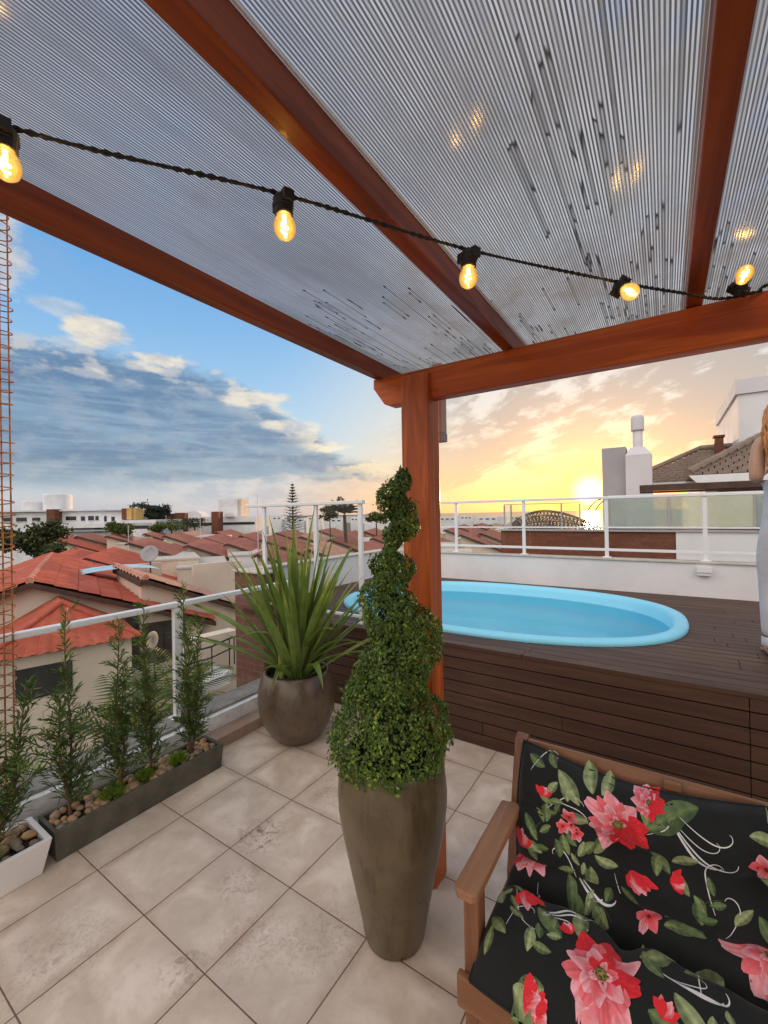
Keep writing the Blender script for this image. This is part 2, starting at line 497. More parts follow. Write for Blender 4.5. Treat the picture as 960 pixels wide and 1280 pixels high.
def mat_poly():
    """twin-wall roof sheet: cells along Y, some cells blackened by algae"""
    m, t, out = newmat('ribbed_twin_wall_sheet')
    pos = geo_pos(t)
    s = t.sep(pos)
    P = 0.0064
    ux = t.math('DIVIDE', t.math('ADD', s[0], 5.0), P)
    fx = t.math('FRACT', ux); ix = t.math('FLOOR', ux)
    rib = t.smooth(t.math('ABSOLUTE', t.math('SUBTRACT', fx, 0.5)), 0.16, 0.34)   # 1 at the cell wall
    # blackened lengths of single cells
    v = t.comb(t.math('MULTIPLY', ix, 7.31), t.math('MULTIPLY', s[1], 0.95), 0.0)
    cell = t.noise(v, 1.0, 2, 0.5)
    region = t.noise(t.scalev(pos, (3.2, 1.1, 1.0)), 1.0, 3)
    # the sheet is dirtiest low down by the front beam and along the outer strip
    low = t.math('ADD', t.smooth(s[1], 0.5, 1.5, -0.01, 0.105), t.math('MULTIPLY', t.smooth(s[0], -0.52, -0.7), t.smooth(s[1], 0.45, 1.1, 0.0, 0.075)))
    strip = t.smooth(t.math('ABSOLUTE', t.math('ADD', s[0], 0.02)), 0.0, 0.26, 0.140, 0.0)
    thr = t.math('SUBTRACT', t.math('SUBTRACT', 0.83, t.math('MULTIPLY', t.smooth(region, 0.40, 0.68), 0.23)), t.math('ADD', low, strip))
    blk = t.smooth(cell, thr, t.math('ADD', thr, 0.015))
    edge = t.math('MULTIPLY', t.smooth(cell, t.math('SUBTRACT', thr, 0.010), thr), t.math('SUBTRACT', 1.0, blk))
    # whole wet patches near the front corner
    patch = t.noise(t.scalev(pos, (10, 5, 1)), 1.0, 6, 0.7, 0.6)
    grime = t.math('MULTIPLY', t.smooth(patch, 0.42, 0.70), t.smooth(s[1], 0.5, 1.6, 0.25, 0.85))
    base = t.mix(rib, (0.74, 0.74, 0.75), (0.095, 0.10, 0.11))
    base = t.mix(t.smooth(t.white(ix, '1D'), 0.0, 1.0, 0.0, 0.45), base, (0.33, 0.33, 0.34))
    smudge = t.noise(t.scalev(pos, (2.6, 1.0, 1.0)), 1.0, 5, 0.6, 0.8)
    base = t.mix(t.smooth(smudge, 0.42, 0.66, 0, 0.5), base, (0.20, 0.205, 0.215))
    base = t.mix(t.math('MULTIPLY', blk, 0.42), base, (0.06, 0.06, 0.055))
    base = t.mix(t.math('MULTIPLY', edge, 0.95), base, (0.012, 0.011, 0.010))
    base = t.mix(t.math('MULTIPLY', grime, 0.65), base, (0.26, 0.235, 0.20))
    tl = t.new('ShaderNodeBsdfTranslucent'); t.set(tl.inputs[0], base)
    tp = t.new('ShaderNodeBsdfTransparent'); t.set(tp.inputs[0], t.mix(1.0, base, (0.92, 0.95, 1.0), 'MULTIPLY'))
    mx = t.new('ShaderNodeMixShader'); mx.inputs[0].default_value = 0.5
    t.l.new(tl.outputs[0], mx.inputs[1]); t.l.new(tp.outputs[0], mx.inputs[2])
    df = t.new('ShaderNodeBsdfDiffuse'); t.set(df.inputs[0], base)
    mx2 = t.new('ShaderNodeMixShader'); mx2.inputs[0].default_value = 0.05
    t.l.new(mx.outputs[0], mx2.inputs[1]); t.l.new(df.outputs[0], mx2.inputs[2])
    h = t.math('ABSOLUTE', t.math('SUBTRACT', fx, 0.5))
    gl = t.new('ShaderNodeBsdfGlossy'); gl.inputs['Roughness'].default_value = 0.16
    t.l.new(t.bump(h, 0.25, 0.002), gl.inputs['Normal'])
    fr = t.new('ShaderNodeFresnel'); fr.inputs[0].default_value = 1.4
    mx3 = t.new('ShaderNodeMixShader')
    t.set(mx3.inputs[0], t.math('MINIMUM', t.math('MULTIPLY', fr.outputs[0], 0.5), 0.07)); t.l.new(mx2.outputs[0], mx3.inputs[1]); t.l.new(gl.outputs[0], mx3.inputs[2])
    t.l.new(mx3.outputs[0], out.inputs[0])
    return m
M['poly'] = mat_poly()

def mat_water():
    m, t, out = newmat('pool_water')
    tr = t.new('ShaderNodeBsdfTransparent'); t.set(tr.inputs[0], (0.70, 0.965, 1.0))
    gl = t.new('ShaderNodeBsdfGlossy'); gl.inputs['Roughness'].default_value = 0.02
    n = t.noise(t.scalev(geo_pos(t), (6, 10, 6)), 1.0, 3)
    nm = t.bump(n, 0.12, 0.02)
    t.l.new(nm, gl.inputs['Normal'])
    fr = t.new('ShaderNodeFresnel'); fr.inputs[0].default_value = 1.33
    t.l.new(nm, fr.inputs['Normal'])
    mx = t.new('ShaderNodeMixShader')
    t.set(mx.inputs[0], t.math('MULTIPLY', fr.outputs[0], 0.6)); t.l.new(tr.outputs[0], mx.inputs[1]); t.l.new(gl.outputs[0], mx.inputs[2])
    t.l.new(mx.outputs[0], out.inputs[0])
    return m
M['water'] = mat_water()

def mat_fabric():
    m, t, out = newmat('printed_floral_fabric')
    at = t.new('ShaderNodeVertexColor'); at.layer_name = 'Col'
    pos = geo_pos(t)
    n = t.noise(pos, 350, 2)
    n2 = t.noise(pos, 45, 4, 0.6)
    c = t.mix(t.smooth(n2, 0.4, 0.7, 0, 0.22), at.outputs['Color'], (0.006, 0.006, 0.006))
    nm = t.bump(n, 0.25, 0.001, t.bump(t.noise(pos, 14, 4), 0.35, 0.02))
    p = principled(t, c, 0.85, nm, 0.25)
    p.inputs['Sheen Weight'].default_value = 0.08
    t.l.new(p.outputs[0], out.inputs[0])
    return m
M['fabric'] = mat_fabric()

def mat_bulb():
    m, t, out = newmat('amber_bulb_glass')
    lw = t.new('ShaderNodeLayerWeight'); lw.inputs[0].default_value = 0.35
    tr = t.new('ShaderNodeBsdfTransparent'); t.set(tr.inputs[0], (1.0, 0.85, 0.5))
    em = t.new('ShaderNodeEmission'); t.set(em.inputs[0], (1.0, 0.50, 0.09)); em.inputs[1].default_value = 2.0
    gl = t.new('ShaderNodeBsdfGlossy'); gl.inputs['Roughness'].default_value = 0.03
    m1 = t.new('ShaderNodeMixShader')
    t.set(m1.inputs[0], t.smooth(lw.outputs['Facing'], 0.0, 0.9, 0.55, 0.30))
    t.l.new(tr.outputs[0], m1.inputs[1]); t.l.new(em.outputs[0], m1.inputs[2])
    fr = t.new('ShaderNodeFresnel'); fr.inputs[0].default_value = 1.45
    m2 = t.new('ShaderNodeMixShader')
    t.l.new(fr.outputs[0], m2.inputs[0]); t.l.new(m1.outputs[0], m2.inputs[1]); t.l.new(gl.outputs[0], m2.inputs[2])
    t.l.new(m2.outputs[0], out.inputs[0])
    return m
M['bulb'] = mat_bulb()
def mat_emit(name, col, s):
    m, t, out = newmat(name)
    em = t.new('ShaderNodeEmission'); t.set(em.inputs[0], col); em.inputs[1].default_value = s
    t.l.new(em.outputs[0], out.inputs[0])
    return m
M['filament'] = mat_emit('glowing_filament', (1.0, 0.60, 0.19), 150.0)
M['skin'] = simple('skin', (0.50, 0.30, 0.21), 0.5, 0.06, 9)
M['hair'] = simple('strawberry_blonde_hair', (0.42, 0.19, 0.065), 0.45, 0.35, 1.0, 0.5, 1.0, stretch=(160, 160, 8))
M['trousers'] = simple('pale_grey_trousers', (0.50, 0.51, 0.55), 0.85, 0.08, 12, 0.35, 30)
M['top'] = simple('white_crop_top', (0.74, 0.71, 0.68), 0.85, 0.05, 12, 0.2, 60)
M['dark_eye'] = simple('dark_eye', (0.03, 0.02, 0.015), 0.3, 0.1, 10)
M['lip'] = simple('lips', (0.42, 0.16, 0.13), 0.5, 0.1, 10)
M['stem_grey'] = simple('grey_fabric_shade', (0.5, 0.45, 0.38), 0.8, 0.05, 4)
# ------------------------------------------------------------------ terrace: setting
b = MB(); b.add([(-2.72,-3,0),(3.2,-3,0),(3.2,2.80,0),(-2.72,2.80,0)], [(0,1,2,3)])
struct(b.build('terrace_floor', M['tiles']))
b = MB(); b.box(-2.96, 3.4, -3, 2.80, -6.2, -0.03); b.box(-3.72, 3.4, 2.965, 5.66, -6.2, -0.03)
struct(b.build('terrace_slab', M['cream']))

# low parapet along the open side: tan step, old painted upstand, grey mortar cap
t = thing('parapet', 'low peeling white parapet with a tan stone step under the slim white handrail', 'parapet', (-2.8, 1.0, 0))
b = MB(); b.box(-2.72, -2.585, -3, 2.78, -0.02, 0.072); b.build('step', M['tan_step'], t, bevel=0.004)
b = MB()
n = 60
for i in range(n):
    y0 = -3 + 5.78*i/n; y1 = -3 + 5.78*(i+1)/n
    b.box(-2.93, -2.7225 + 0.006*random.random(), y0, y1, -0.02, 0.165 + 0.004*random.random())
b.build('upstand', M['old_paint'], t)
b = MB(); b.box(-2.97, -2.765, -3, 2.78, 0.168, 0.186); b.build('cap', M['grey_cap'], t, bevel=0.004)

# slim white handrail over the parapet
t = thing('handrail', 'slim white aluminium handrail running over the low parapet behind the planters', 'railing', (-2.9, 1.0, 0.18))
b = MB(); b.box(-2.93, -2.875, -3, 2.78, 0.965, 1.0); b.build('top_rail', M['white_metal'], t, bevel=0.006)
for y in (1.705, 0.1, -1.5):
    b = MB(); b.box(-2.922, -2.882, y-0.03, y+0.03, 0.186, 0.966); b.box(-2.945, -2.86, y-0.055, y+0.055, 0.186, 0.194)
    b.build('post', M['white_metal'], t, bevel=0.004)

for y0, y1 in ((-1.46, 0.06), (0.14, 1.665), (1.745, 2.76)):
    b = MB(); b.add([(-2.902,y0,0.215),(-2.902,y1,0.215),(-2.902,y1,0.955),(-2.902,y0,0.955)], [(0,1,2,3)]); b.build('glass_pane', M['glass'], t)
# ------------------------------------------------------------------ raised pool deck
DZ = 0.675
PC = (-1.43, 4.10)
PA, PB = 1.57, 1.10
EXP = 2.42
def sup(a, bb, n=72):
    pts = []
    for k in range(n):
        th = 2*pi*k/n
        cx, sx = cos(th), sin(th)
        pts.append((PC[0] + a*math.copysign(abs(cx)**(2/EXP), cx), PC[1] + bb*math.copysign(abs(sx)**(2/EXP), sx)))
    return pts
def half_w(y, a, bb):
    r = abs(y-PC[1])/bb
    return 0 if r >= 1 else a*(1-r**EXP)**(1/EXP)

t = thing('pool_deck', 'raised dark brown timber deck with horizontal boards built around the pool', 'deck', (-1, 4, 0))
b = MB()
y = 2.765; pitch = 0.0945; gap = 0.006
X0, X1 = -3.55, 3.2
while y < 5.49:
    y1 = min(y + pitch - gap, 5.50)
    ys = [y + (y1-y)*i/6 for i in range(7)]
    hw = [half_w(q, 1.53, 1.06) for q in ys]
    def slab(left, right):
        vs, fs = [], []
        for q, l, r in zip(ys, left, right):
            vs += [(l,q,DZ),(r,q,DZ),(l,q,DZ-0.024),(r,q,DZ-0.024)]
        for i in range(6):
            o = 4*i
            fs += [(o,o+1,o+5,o+4),(o+2,o+6,o+7,o+3)]
        fs += [(0,2,3,1),(24,25,27,26)]
        for i in range(6):
            o = 4*i
            fs += [(o,o+4,o+6,o+2),(o+1,o+3,o+7,o+5)]
        b.add(vs, fs)
    if max(hw) > 0.25:
        slab([X0]*7, [PC[0]-max(h, 0.0) for h in hw])
        cut = PC[0]+1.7+random.uniform(0, 1.2)
        slab([PC[0]+h for h in hw], [cut]*7)
        slab([cut+0.004]*7, [X1]*7)
    else:
        cut = random.uniform(-2.2, 1.4)
        slab([X0]*7, [cut]*7); slab([cut+0.004]*7, [X1]*7)
    y += pitch
b.build('top_boards', M['deck'], t)
b = MB()
zs = 0.004
hh = 0.0825
k = 0
while zs < 0.62:
    z1 = min(zs + hh - 0.0075, 0.648)
    xs = [-3.25, 0.335, 3.2] if k % 7 != 1 else [-3.25, -1.06, 0.335, 3.2]
    if k in (3, 5): xs = [-3.25, -0.55 if k == 3 else -1.7, 0.335, 3.2]
    for a0, a1 in zip(xs[:-1], xs[1:]):
        b.box(a0+0.0015, a1-0.0015, 2.772, 2.794, zs, z1)
    zs += hh; k += 1
b.build('front_boards', M['deck'], t, bevel=0.002, seg=1)
b = MB(); b.box(-3.2, 3.2, 2.80, 2.83, 0.0, 0.64); b.box(-3.2,3.2,2.84,2.9,0.60,0.645); b.build('dark_backing_and_joist', M['brown_frame'], t)  # dark sheet stands in for the shade behind the board gaps; one joist

# ------------------------------------------------------------------ pool
t = thing('swimming_pool', 'oval sky blue fibreglass pool sunk into the timber deck', 'pool', (PC[0], PC[1], 0.675))
b = MB()
prof = [(1.566,1.096,0.668),(1.572,1.102,0.688),(1.564,1.094,0.706),(1.545,1.075,0.715),(1.512,1.042,0.717),(1.488,1.018,0.712),(1.474,1.004,0.698),(1.464,0.994,0.67),
        (1.43,0.96,0.50),(1.37,0.90,0.36),(1.20,0.74,0.345),(1.14,0.69,0.30),(1.09,0.64,0.06)]
rings = [[(x,y,z) for x,y in sup(a,bb,96)] for a,bb,z in prof]
vs = [p for r in rings for p in r]; fs = []
for i in range(len(prof)-1):
    for k in range(96):
        k2 = (k+1) % 96
        fs.append((i*96+k, i*96+k2, (i+1)*96+k2, (i+1)*96+k))
fs.append(tuple(range((len(prof)-1)*96, len(prof)*96)))
b.add(vs, fs); b.build('shell', M['pool'], t, smooth=True)
b = MB()
p = sup(1.447, 0.977, 96)
b.add([(x,y,0.605) for x,y in p], [tuple(range(96))])
b.build('water', M['water'], t)

# ------------------------------------------------------------------ walls round the deck
t = thing('boundary_wall', 'white rendered low wall with pale stone cap behind the pool', 'wall', (-0.5, 5.58, 0))
b = MB(); b.box(-3.7, 3.4, 5.505, 5.65, 0.0, 1.022); b.build('wall', M['white_wall'], t)
b = MB(); b.box(-3.72, 3.4, 5.485, 5.67, 1.024, 1.042); b.build('cap', M['stone_cap'], t, bevel=0.004)
t2 = thing('outlet_box', 'small white outdoor socket box on the pool wall', 'socket', (0.325, 5.5, 0.945))
b = MB(); b.box(0.268, 0.38, 5.455, 5.503, 0.90, 0.992); b.build('housing', M['white_metal'], t2, bevel=0.008)
b = MB(); b.box(0.262, 0.386, 5.443, 5.4545, 0.935, 0.996); b.build('flap', M['white_metal'], t2, bevel=0.004)
t = thing('side_wall', 'white side wall of the deck with a red brick end beside the strap leaved plant', 'wall', (-3.6, 4.0, 0))
b = MB(); b.box(-3.7, -3.55, 2.96, 5.50, 0.0, 1.03); b.build('wall', M['white_wall'], t)
b = MB(); b.box(-3.705, -3.255, 2.80, 2.955, -2.0, 1.03); b.build('brick_end', M['brick'], t, bevel=0.003)
b = MB(); b.box(-3.73, -3.23, 2.775, 2.965, 1.032, 1.052); b.box(-3.72, -3.53, 2.967, 5.484, 1.032, 1.05); b.build('cap', M['stone_cap'], t, bevel=0.004)

def balustrade(name, label, p0, p1, z0, z1, ts, midrails, base_z, group=None):
    p0, p1 = Vector(p0), Vector(p1)
    t = thing(name, label, 'railing', ((p0.x+p1.x)/2, (p0.y+p1.y)/2, base_z), group)
    d = (p1-p0)
    b = MB(); b.bar((p0.x,p0.y,z1-0.016), (p1.x,p1.y,z1-0.016), 0.056, 0.032)
    b.build('top_rail', M['white_metal'], t, bevel=0.006)
    for mz, h in midrails:
        b = MB(); b.bar((p0.x,p0.y,mz), (p1.x,p1.y,mz), 0.03, h); b.build('lower_rail', M['white_metal'], t, bevel=0.003)
    dn = d.normalized()
    for s in ts:
        q = p0 + d*s
        b = MB(); b.bar((q.x,q.y,base_z), (q.x,q.y,z1-0.033), 0.026, 0.04, up=(dn.x,dn.y,0))
        b.bar((q.x,q.y,base_z), (q.x,q.y,base_z+0.012), 0.07, 0.09, up=(dn.x,dn.y,0))
        b.build('post', M['white_metal'], t, bevel=0.003)
    for a, c in zip(ts[:-1], ts[1:]):
        qa, qb = p0 + d*a + dn*0.035, p0 + d*c - dn*0.035
        b = MB(); b.add([(qa.x,qa.y,z0),(qb.x,qb.y,z0),(qb.x,qb.y,z1-0.033),(qa.x,qa.y,z1-0.033)], [(0,1,2,3)])
        b.build('glass_pane', M['glass'], t)
    return t
W = 3.6 + 2.9
balustrade('glass_balustrade', 'long white framed glass balustrade on the wall behind the pool', (-3.6,5.577,0), (2.9,5.577,0), 1.09, 1.757,
           [ (x+3.6)/W for x in (-3.56,-2.465,-1.525,-0.575,0.345,1.28,2.2,2.86)], [(1.392,0.018),(1.135,0.03)], 1.042)
balustrade('glass_screen', 'short white framed glass screen standing at the deck edge behind the strap leaved plant', (-3.60,2.884,0), (-2.105,2.884,0), 0.76, 1.718,
           [ (x+3.6)/1.495 for x in (-3.34,-2.65,-2.145)], [(0.735,0.022)], DZ)

# ------------------------------------------------------------------ pergola
t = thing('pergola', 'varnished orange timber pergola with ribbed translucent roof', 'pergola', (-0.9, 1.66, 0))
b = MB(); b.box(-0.968, -0.835, 1.615, 1.722, 0.002, 2.205); b.build('post', M['post'], t, bevel=0.006)
b = MB()
poly = [(-1.133,1.642,2.228),(-1.133,1.642,2.185),(-1.075,1.642,2.105),(-1.045,1.642,2.092),(1.9,1.642,2.092),(1.9,1.642,2.228)]
b.prism(poly, (0,0,0), (0,0.06,0)); b.build('front_beam', M['beam'], t, bevel=0.005)
for x0 in (-1.132, -0.523, 0.064, 0.66):
    b = MB(); b.box(x0, x0+0.043, -1.6, 1.99, 2.232, 2.300); b.build('rafter', M['rafter'], t, bevel=0.003)
edges = [-1.15, -0.502, 0.085, 0.681, 1.30]
for i in range(4):
    b = MB(); b.add([(edges[i]+0.002,-1.6,2.304),(edges[i+1]-0.002,-1.6,2.304),(edges[i+1]-0.002,2.02,2.304),(edges[i]+0.002,2.02,2.304)], [(0,1,2,3)])
    b.build('roof_panel', M['poly'], t)
for x0 in (-0.523, 0.064, 0.66):
    for x in (x0-0.006, x0+0.045):
        b = MB(); b.box(x, x+0.004, -1.6, 2.0, 2.297, 2.3025); b.build('joint_strip', M['white_metal'], t)
b = MB(); b.box(-1.0, -0.86, 1.725, 1.752, 1.93, 2.088)
t3 = thing('rain_chute', 'short pale metal chute hanging behind the top of the orange post', 'chute', (-0.82, 1.85, 2.0))
b = MB(); b.box(-0.905, -0.862, 1.80, 1.86, 1.975, 2.30); b.build('duct', M['stem_grey'], t3, bevel=0.003)
b = MB(); b.box(-0.907, -0.860, 1.798, 1.862, 1.935, 1.974); b.build('end_cap', M['grey_panel'], t3, bevel=0.003)

# ------------------------------------------------------------------ string lights
t = thing('string_lights', 'dark twisted cord of glowing amber bulbs strung beneath the pergola roof', 'string lights', (-0.3, 0.9, 2.25))
def cam_pt(u, v, d):
    """terrace point seen along a given direction at depth d (measured off the photograph once)"""
    return cam2w((u-480)/531.8*d, d, EYE + ((640 - v) / 531.8 + 0.0173*(u-480)/531.8 * -1 + 0.0037) * d)
CORD = [(-1.06,-0.10,2.262),(-0.867,0.235,2.228),(-0.596,0.573,2.210),(-0.365,0.922,2.200),(-0.089,1.281,2.198),(0.06,1.48,2.208),(0.145,1.585,2.212),(0.235,1.630,2.225),(0.30,1.632,2.240),(0.8,1.60,2.22)]
def catmull(P, n=14):
    P = [Vector(p) for p in P]
    out = []
    for i in range(len(P)-1):
        p0, p1, p2, p3 = P[max(i-1,0)], P[i], P[i+1], P[min(i+2,len(P)-1)]
        for k in range(n):
            s = k/n
            out.append(0.5*((2*p1)+(-p0+p2)*s+(2*p0-5*p1+4*p2-p3)*s*s+(-p0+3*p1-3*p2+p3)*s**3))
    out.append(P[-1]); return out
path = catmull(CORD, 24)
b = MB()
for ph in (0, pi):
    pts = []
    acc = 0
    for i, p in enumerate(path):
        if i: acc += (p-path[i-1]).length
        d = (path[min(i+1,len(path)-1)]-path[max(i-1,0)]).normalized()
        s = d.cross(Vector((0,0,1))).normalized(); u = s.cross(d)
        a = acc*150 + ph
        pts.append(p + (s*cos(a)+u*sin(a))*0.0026)
    b.tube(pts, 0.0027, 6)
b.build('cord', M['rope'], t, smooth=True)
def lamp(p, axis, rz=0.0):
    """socket (> bulb > filament); axis: the direction in which the bulb points"""
    z = Vector(axis).normalized()
    x = z.cross(Vector((0.3,1,0.1))).normalized(); y = z.cross(x)
    Mx = Matrix((( x.x,y.x,z.x,p[0]),(x.y,y.y,z.y,p[1]),(x.z,y.z,z.z,p[2]),(0,0,0,1)))
    b = MB()
    b.lathe([(0.0,-0.008),(0.017,-0.007),(0.0195,-0.003),(0.0195,0.012),(0.0172,0.014),(0.0172,0.026),(0.0155,0.028),(0.0,0.028)], seg=20, M=Mx)
    b.box(-0.026, 0.026, -0.010, 0.010, -0.010, 0.010, M=Mx)
    so = b.build('socket', M['black'], t, smooth=False, bevel=0.0)
    b = MB()
    b.lathe([(0.0135,0.028),(0.0155,0.034),(0.0200,0.041),(0.0212,0.050),(0.0200,0.059),(0.0158,0.067),(0.009,0.072),(0.0,0.0735)], seg=24, M=Mx)
    bu = b.build('bulb', M['bulb'], so, smooth=True)
    b = MB()
    pts = [Mx @ Vector((0.0055*cos(a), 0.0055*sin(a), 0.043+0.0016*a)) for a in [k*0.5 for k in range(22)]]
    b.tube(pts, 0.0019, 5)
    pts = [Mx @ Vector((0.0,0.0,0.028)), Mx @ Vector((0.0,0.0,0.043))]
    b.tube(pts, 0.003, 6)
    fl = b.build('filament', M['filament'], so)
LAMPS = [((-0.867,0.235,2.214),(0.05,0.02,-1)), ((-0.596,0.573,2.196),(0.06,0.0,-1)), ((-0.365,0.922,2.186),(-0.04,0.0,-1)),
         ((-0.089,1.281,2.186),(0.45,-0.55,-0.62)), ((0.186,1.588,2.226),(0.16,-0.75,0.40))]
for p, ax in LAMPS:
    lamp(p, ax)

# ------------------------------------------------------------------ tall pot and clipped spiral box
PX, PY = -0.887, 1.367
t = thing('tall_pot', 'tall olive brown glazed urn standing in front of the orange post', 'pot', (PX,PY,0))
b = MB()
b.lathe([(0.0,0.001),(0.100,0.001),(0.110,0.006),(0.117,0.03),(0.133,0.12),(0.154,0.22),(0.174,0.32),(0.194,0.42),(0.2055,0.50),(0.2075,0.56),(0.202,0.62),(0.191,0.667),(0.187,0.684),(0.183,0.692),(0.175,0.692),(0.171,0.684),(0.172,0.667),(0.168,0.63)], (PX,PY,0), 56)
b.build('body', M['pot'], t, smooth=True)
b = MB(); b.lathe([(0.0,0.64),(0.10,0.642),(0.172,0.634)], (PX,PY,0), 32); b.build('soil', M['soil'], t, smooth=True)

def leaf_quad(b, p, nrm, size, mi=0, asp=0.62, roll=None):
    n = Vector(nrm).normalized()
    a = Vector((random.gauss(0,1), random.gauss(0,1), random.gauss(0,1)))
    u = a.cross(n)
    if u.length < 1e-4: u = Vector((1,0,0))
    u.normalize(); w = n.cross(u)
    L = size; Wd = size*asp
    f = n*(size*0.12)
    p = Vector(p)
    b.add([p - u*L*0.5, p + w*Wd*0.5 - f, p + u*L*0.5, p - w*Wd*0.5 - f, p+u*L*0.1+f*0.4], [(0,1,4),(1,2,4),(2,3,4),(3,0,4)], mi)

# silhouette of the clipped box plant: photo rows -> (height, centre shift along the view's right, half width)
SP = 1.63/531.8
rows = [(958,446,540),(948,424,558),(930,413,567),(905,415,568),(888,420,563),(875,428,551),(863,436,539),(850,442,543),(835,448,551),(815,455,558),(800,458,561),(785,460,560),(773,461,557),(760,460,548),(748,458,534),(737,456,517),(725,459,521),(712,465,531),(700,472,529),(691,486,511),(682,493,511),(672,490,528),(662,488,537),(650,490,536),(640,487,534),(630,482,533),(618,483,532),(607,492,529),(598,505,528),(588,510,524)]
prof = []
for (v, l, r) in rows:
    z = EYE + (642 - v)*SP
    prof.append((z, ((l+r)/2-487.5 - (v-1187)*(-0.0173))*SP, (r-l)/2*SP*0.975))
prof.sort()
RT = Vector((cos(YAW), sin(YAW), 0))
def pf(z):
    if z <= prof[0][0]: return prof[0][1:]
    for a, c in zip(prof[:-1], prof[1:]):
        if z <= c[0]:
            s = (z-a[0])/(c[0]-a[0]); return (a[1]+(c[1]-a[1])*s, a[2]+(c[2]-a[2])*s)
    return prof[-1][1:]
t = thing('spiral_topiary', 'clipped spiral box tree growing in the tall olive urn', 'topiary', (PX,PY,0.64))
b = MB()
zb, zt = prof[0][0], prof[-1][0]
pts = []; k = 40
for i in range(k):
    z = 0.64 + (zt-0.64)*i/(k-1)*0.97
    cx, r = pf(z)
    th = 2*pi*(z-0.65)/0.34
    q = Vector((PX,PY,z)) + RT*cx*0.9 + Vector((cos(th),sin(th),0))*0.012
    pts.append(q)
b.tube(pts, [0.014*(1-0.75*i/k)+0.002 for i in range(k)], 8)
for i in range(90):
    z = random.uniform(0.75, zt-0.05); cx, r = pf(z); a = random.uniform(0,2*pi)
    p0 = Vector((PX,PY,z-0.04)) + RT*cx
    b.tube([p0, p0+Vector((cos(a)*r*0.4,sin(a)*r*0.4,0.03)), p0+Vector((cos(a)*r*0.85,sin(a)*r*0.85,0.05))], [0.004,0.003,0.0015], 5)
b.build('trunk', M['bark'], t, smooth=True)
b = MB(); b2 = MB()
def helix_gap(z, a):
    """0 inside the groove of the spiral, 1 away from it"""
    pitch = 0.30 - 0.06*(z-0.7)
    ph = (a/(2*pi) - (z-0.70)/pitch - 0.08) % 1.0
    d = min(ph, 1-ph)*pitch
    return min(1.0, max(0.0, (d-0.012)/0.05))
cnt = 0
random.seed(3)
while cnt < 17000:
    z = zb - 0.0 + (zt-zb)*random.random()
    cx, r = pf(z)
    if random.random() > (r/0.23)*1.05+0.10: continue
    a = random.uniform(0, 2*pi)
    g = helix_gap(z, a)
    deep = 0.45 if z > 1.22 else 0.74 if z > 0.98 else 0.90
    rmax = r*(deep + (1-deep)*g)
    lump = 1 + 0.05*sin(a*7+z*40) + 0.04*sin(a*13-z*63)
    rr = rmax*lump*(0.84+0.16*sqrt(random.random()))
    if random.random() < 0.015: rr *= 1.07
    dirv = Vector((cos(a), sin(a), 0))
    p = Vector((PX,PY,z)) + RT*cx + dirv*rr + Vector((0,0,random.gauss(0,0.006)))
    nrm = dirv + Vector((random.gauss(0,0.5),random.gauss(0,0.5),0.45+random.gauss(0,0.45)))
    leaf_quad(b, p, nrm, random.uniform(0.013,0.020))
    cnt += 1
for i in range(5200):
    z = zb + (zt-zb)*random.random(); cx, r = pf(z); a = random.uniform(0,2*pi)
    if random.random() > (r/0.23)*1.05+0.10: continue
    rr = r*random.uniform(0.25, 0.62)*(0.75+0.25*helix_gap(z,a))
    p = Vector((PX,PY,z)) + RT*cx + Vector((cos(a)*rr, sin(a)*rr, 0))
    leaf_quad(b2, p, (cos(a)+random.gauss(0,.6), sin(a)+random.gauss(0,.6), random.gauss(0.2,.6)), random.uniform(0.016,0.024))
for i in range(45):
    z = random.uniform(zb, zt-0.04); cx, r = pf(z); a = random.uniform(0,2*pi)
    p0 = Vector((PX,PY,z)) + RT*cx + Vector((cos(a),sin(a),0))*r*(0.86 if z < 0.98 else 0.7)
    d = Vector((cos(a)+random.gauss(0,.4),sin(a)+random.gauss(0,.4),0.7)).normalized()
    for k in range(7):
        leaf_quad(b, p0+d*0.008*k+Vector((random.gauss(0,.003),random.gauss(0,.003),0)), (random.gauss(0,1),random.gauss(0,1),random.gauss(0.5,1)), random.uniform(0.011,0.017))
b.build('foliage', M['box'], t)
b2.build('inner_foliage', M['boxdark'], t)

# ------------------------------------------------------------------ round pot with strap-leaved plant
QX, QY = -2.245, 2.215
t = thing('round_pot', 'wide brown bronze glazed pot beside the deck', 'pot', (QX,QY,0))
b = MB()
b.lathe([(0.0,0.001),(0.13,0.001),(0.15,0.01),(0.19,0.05),(0.235,0.12),(0.266,0.20),(0.277,0.28),(0.272,0.36),(0.255,0.43),(0.236,0.475),(0.228,0.487),(0.218,0.488),(0.212,0.478),(0.225,0.42)], (QX,QY,0), 56)
b.build('body', M['pot2'], t, smooth=True)
b = MB(); b.lathe([(0.0,0.45),(0.12,0.447),(0.226,0.43)], (QX,QY,0), 32); b.build('soil', M['soil'], t, smooth=True)

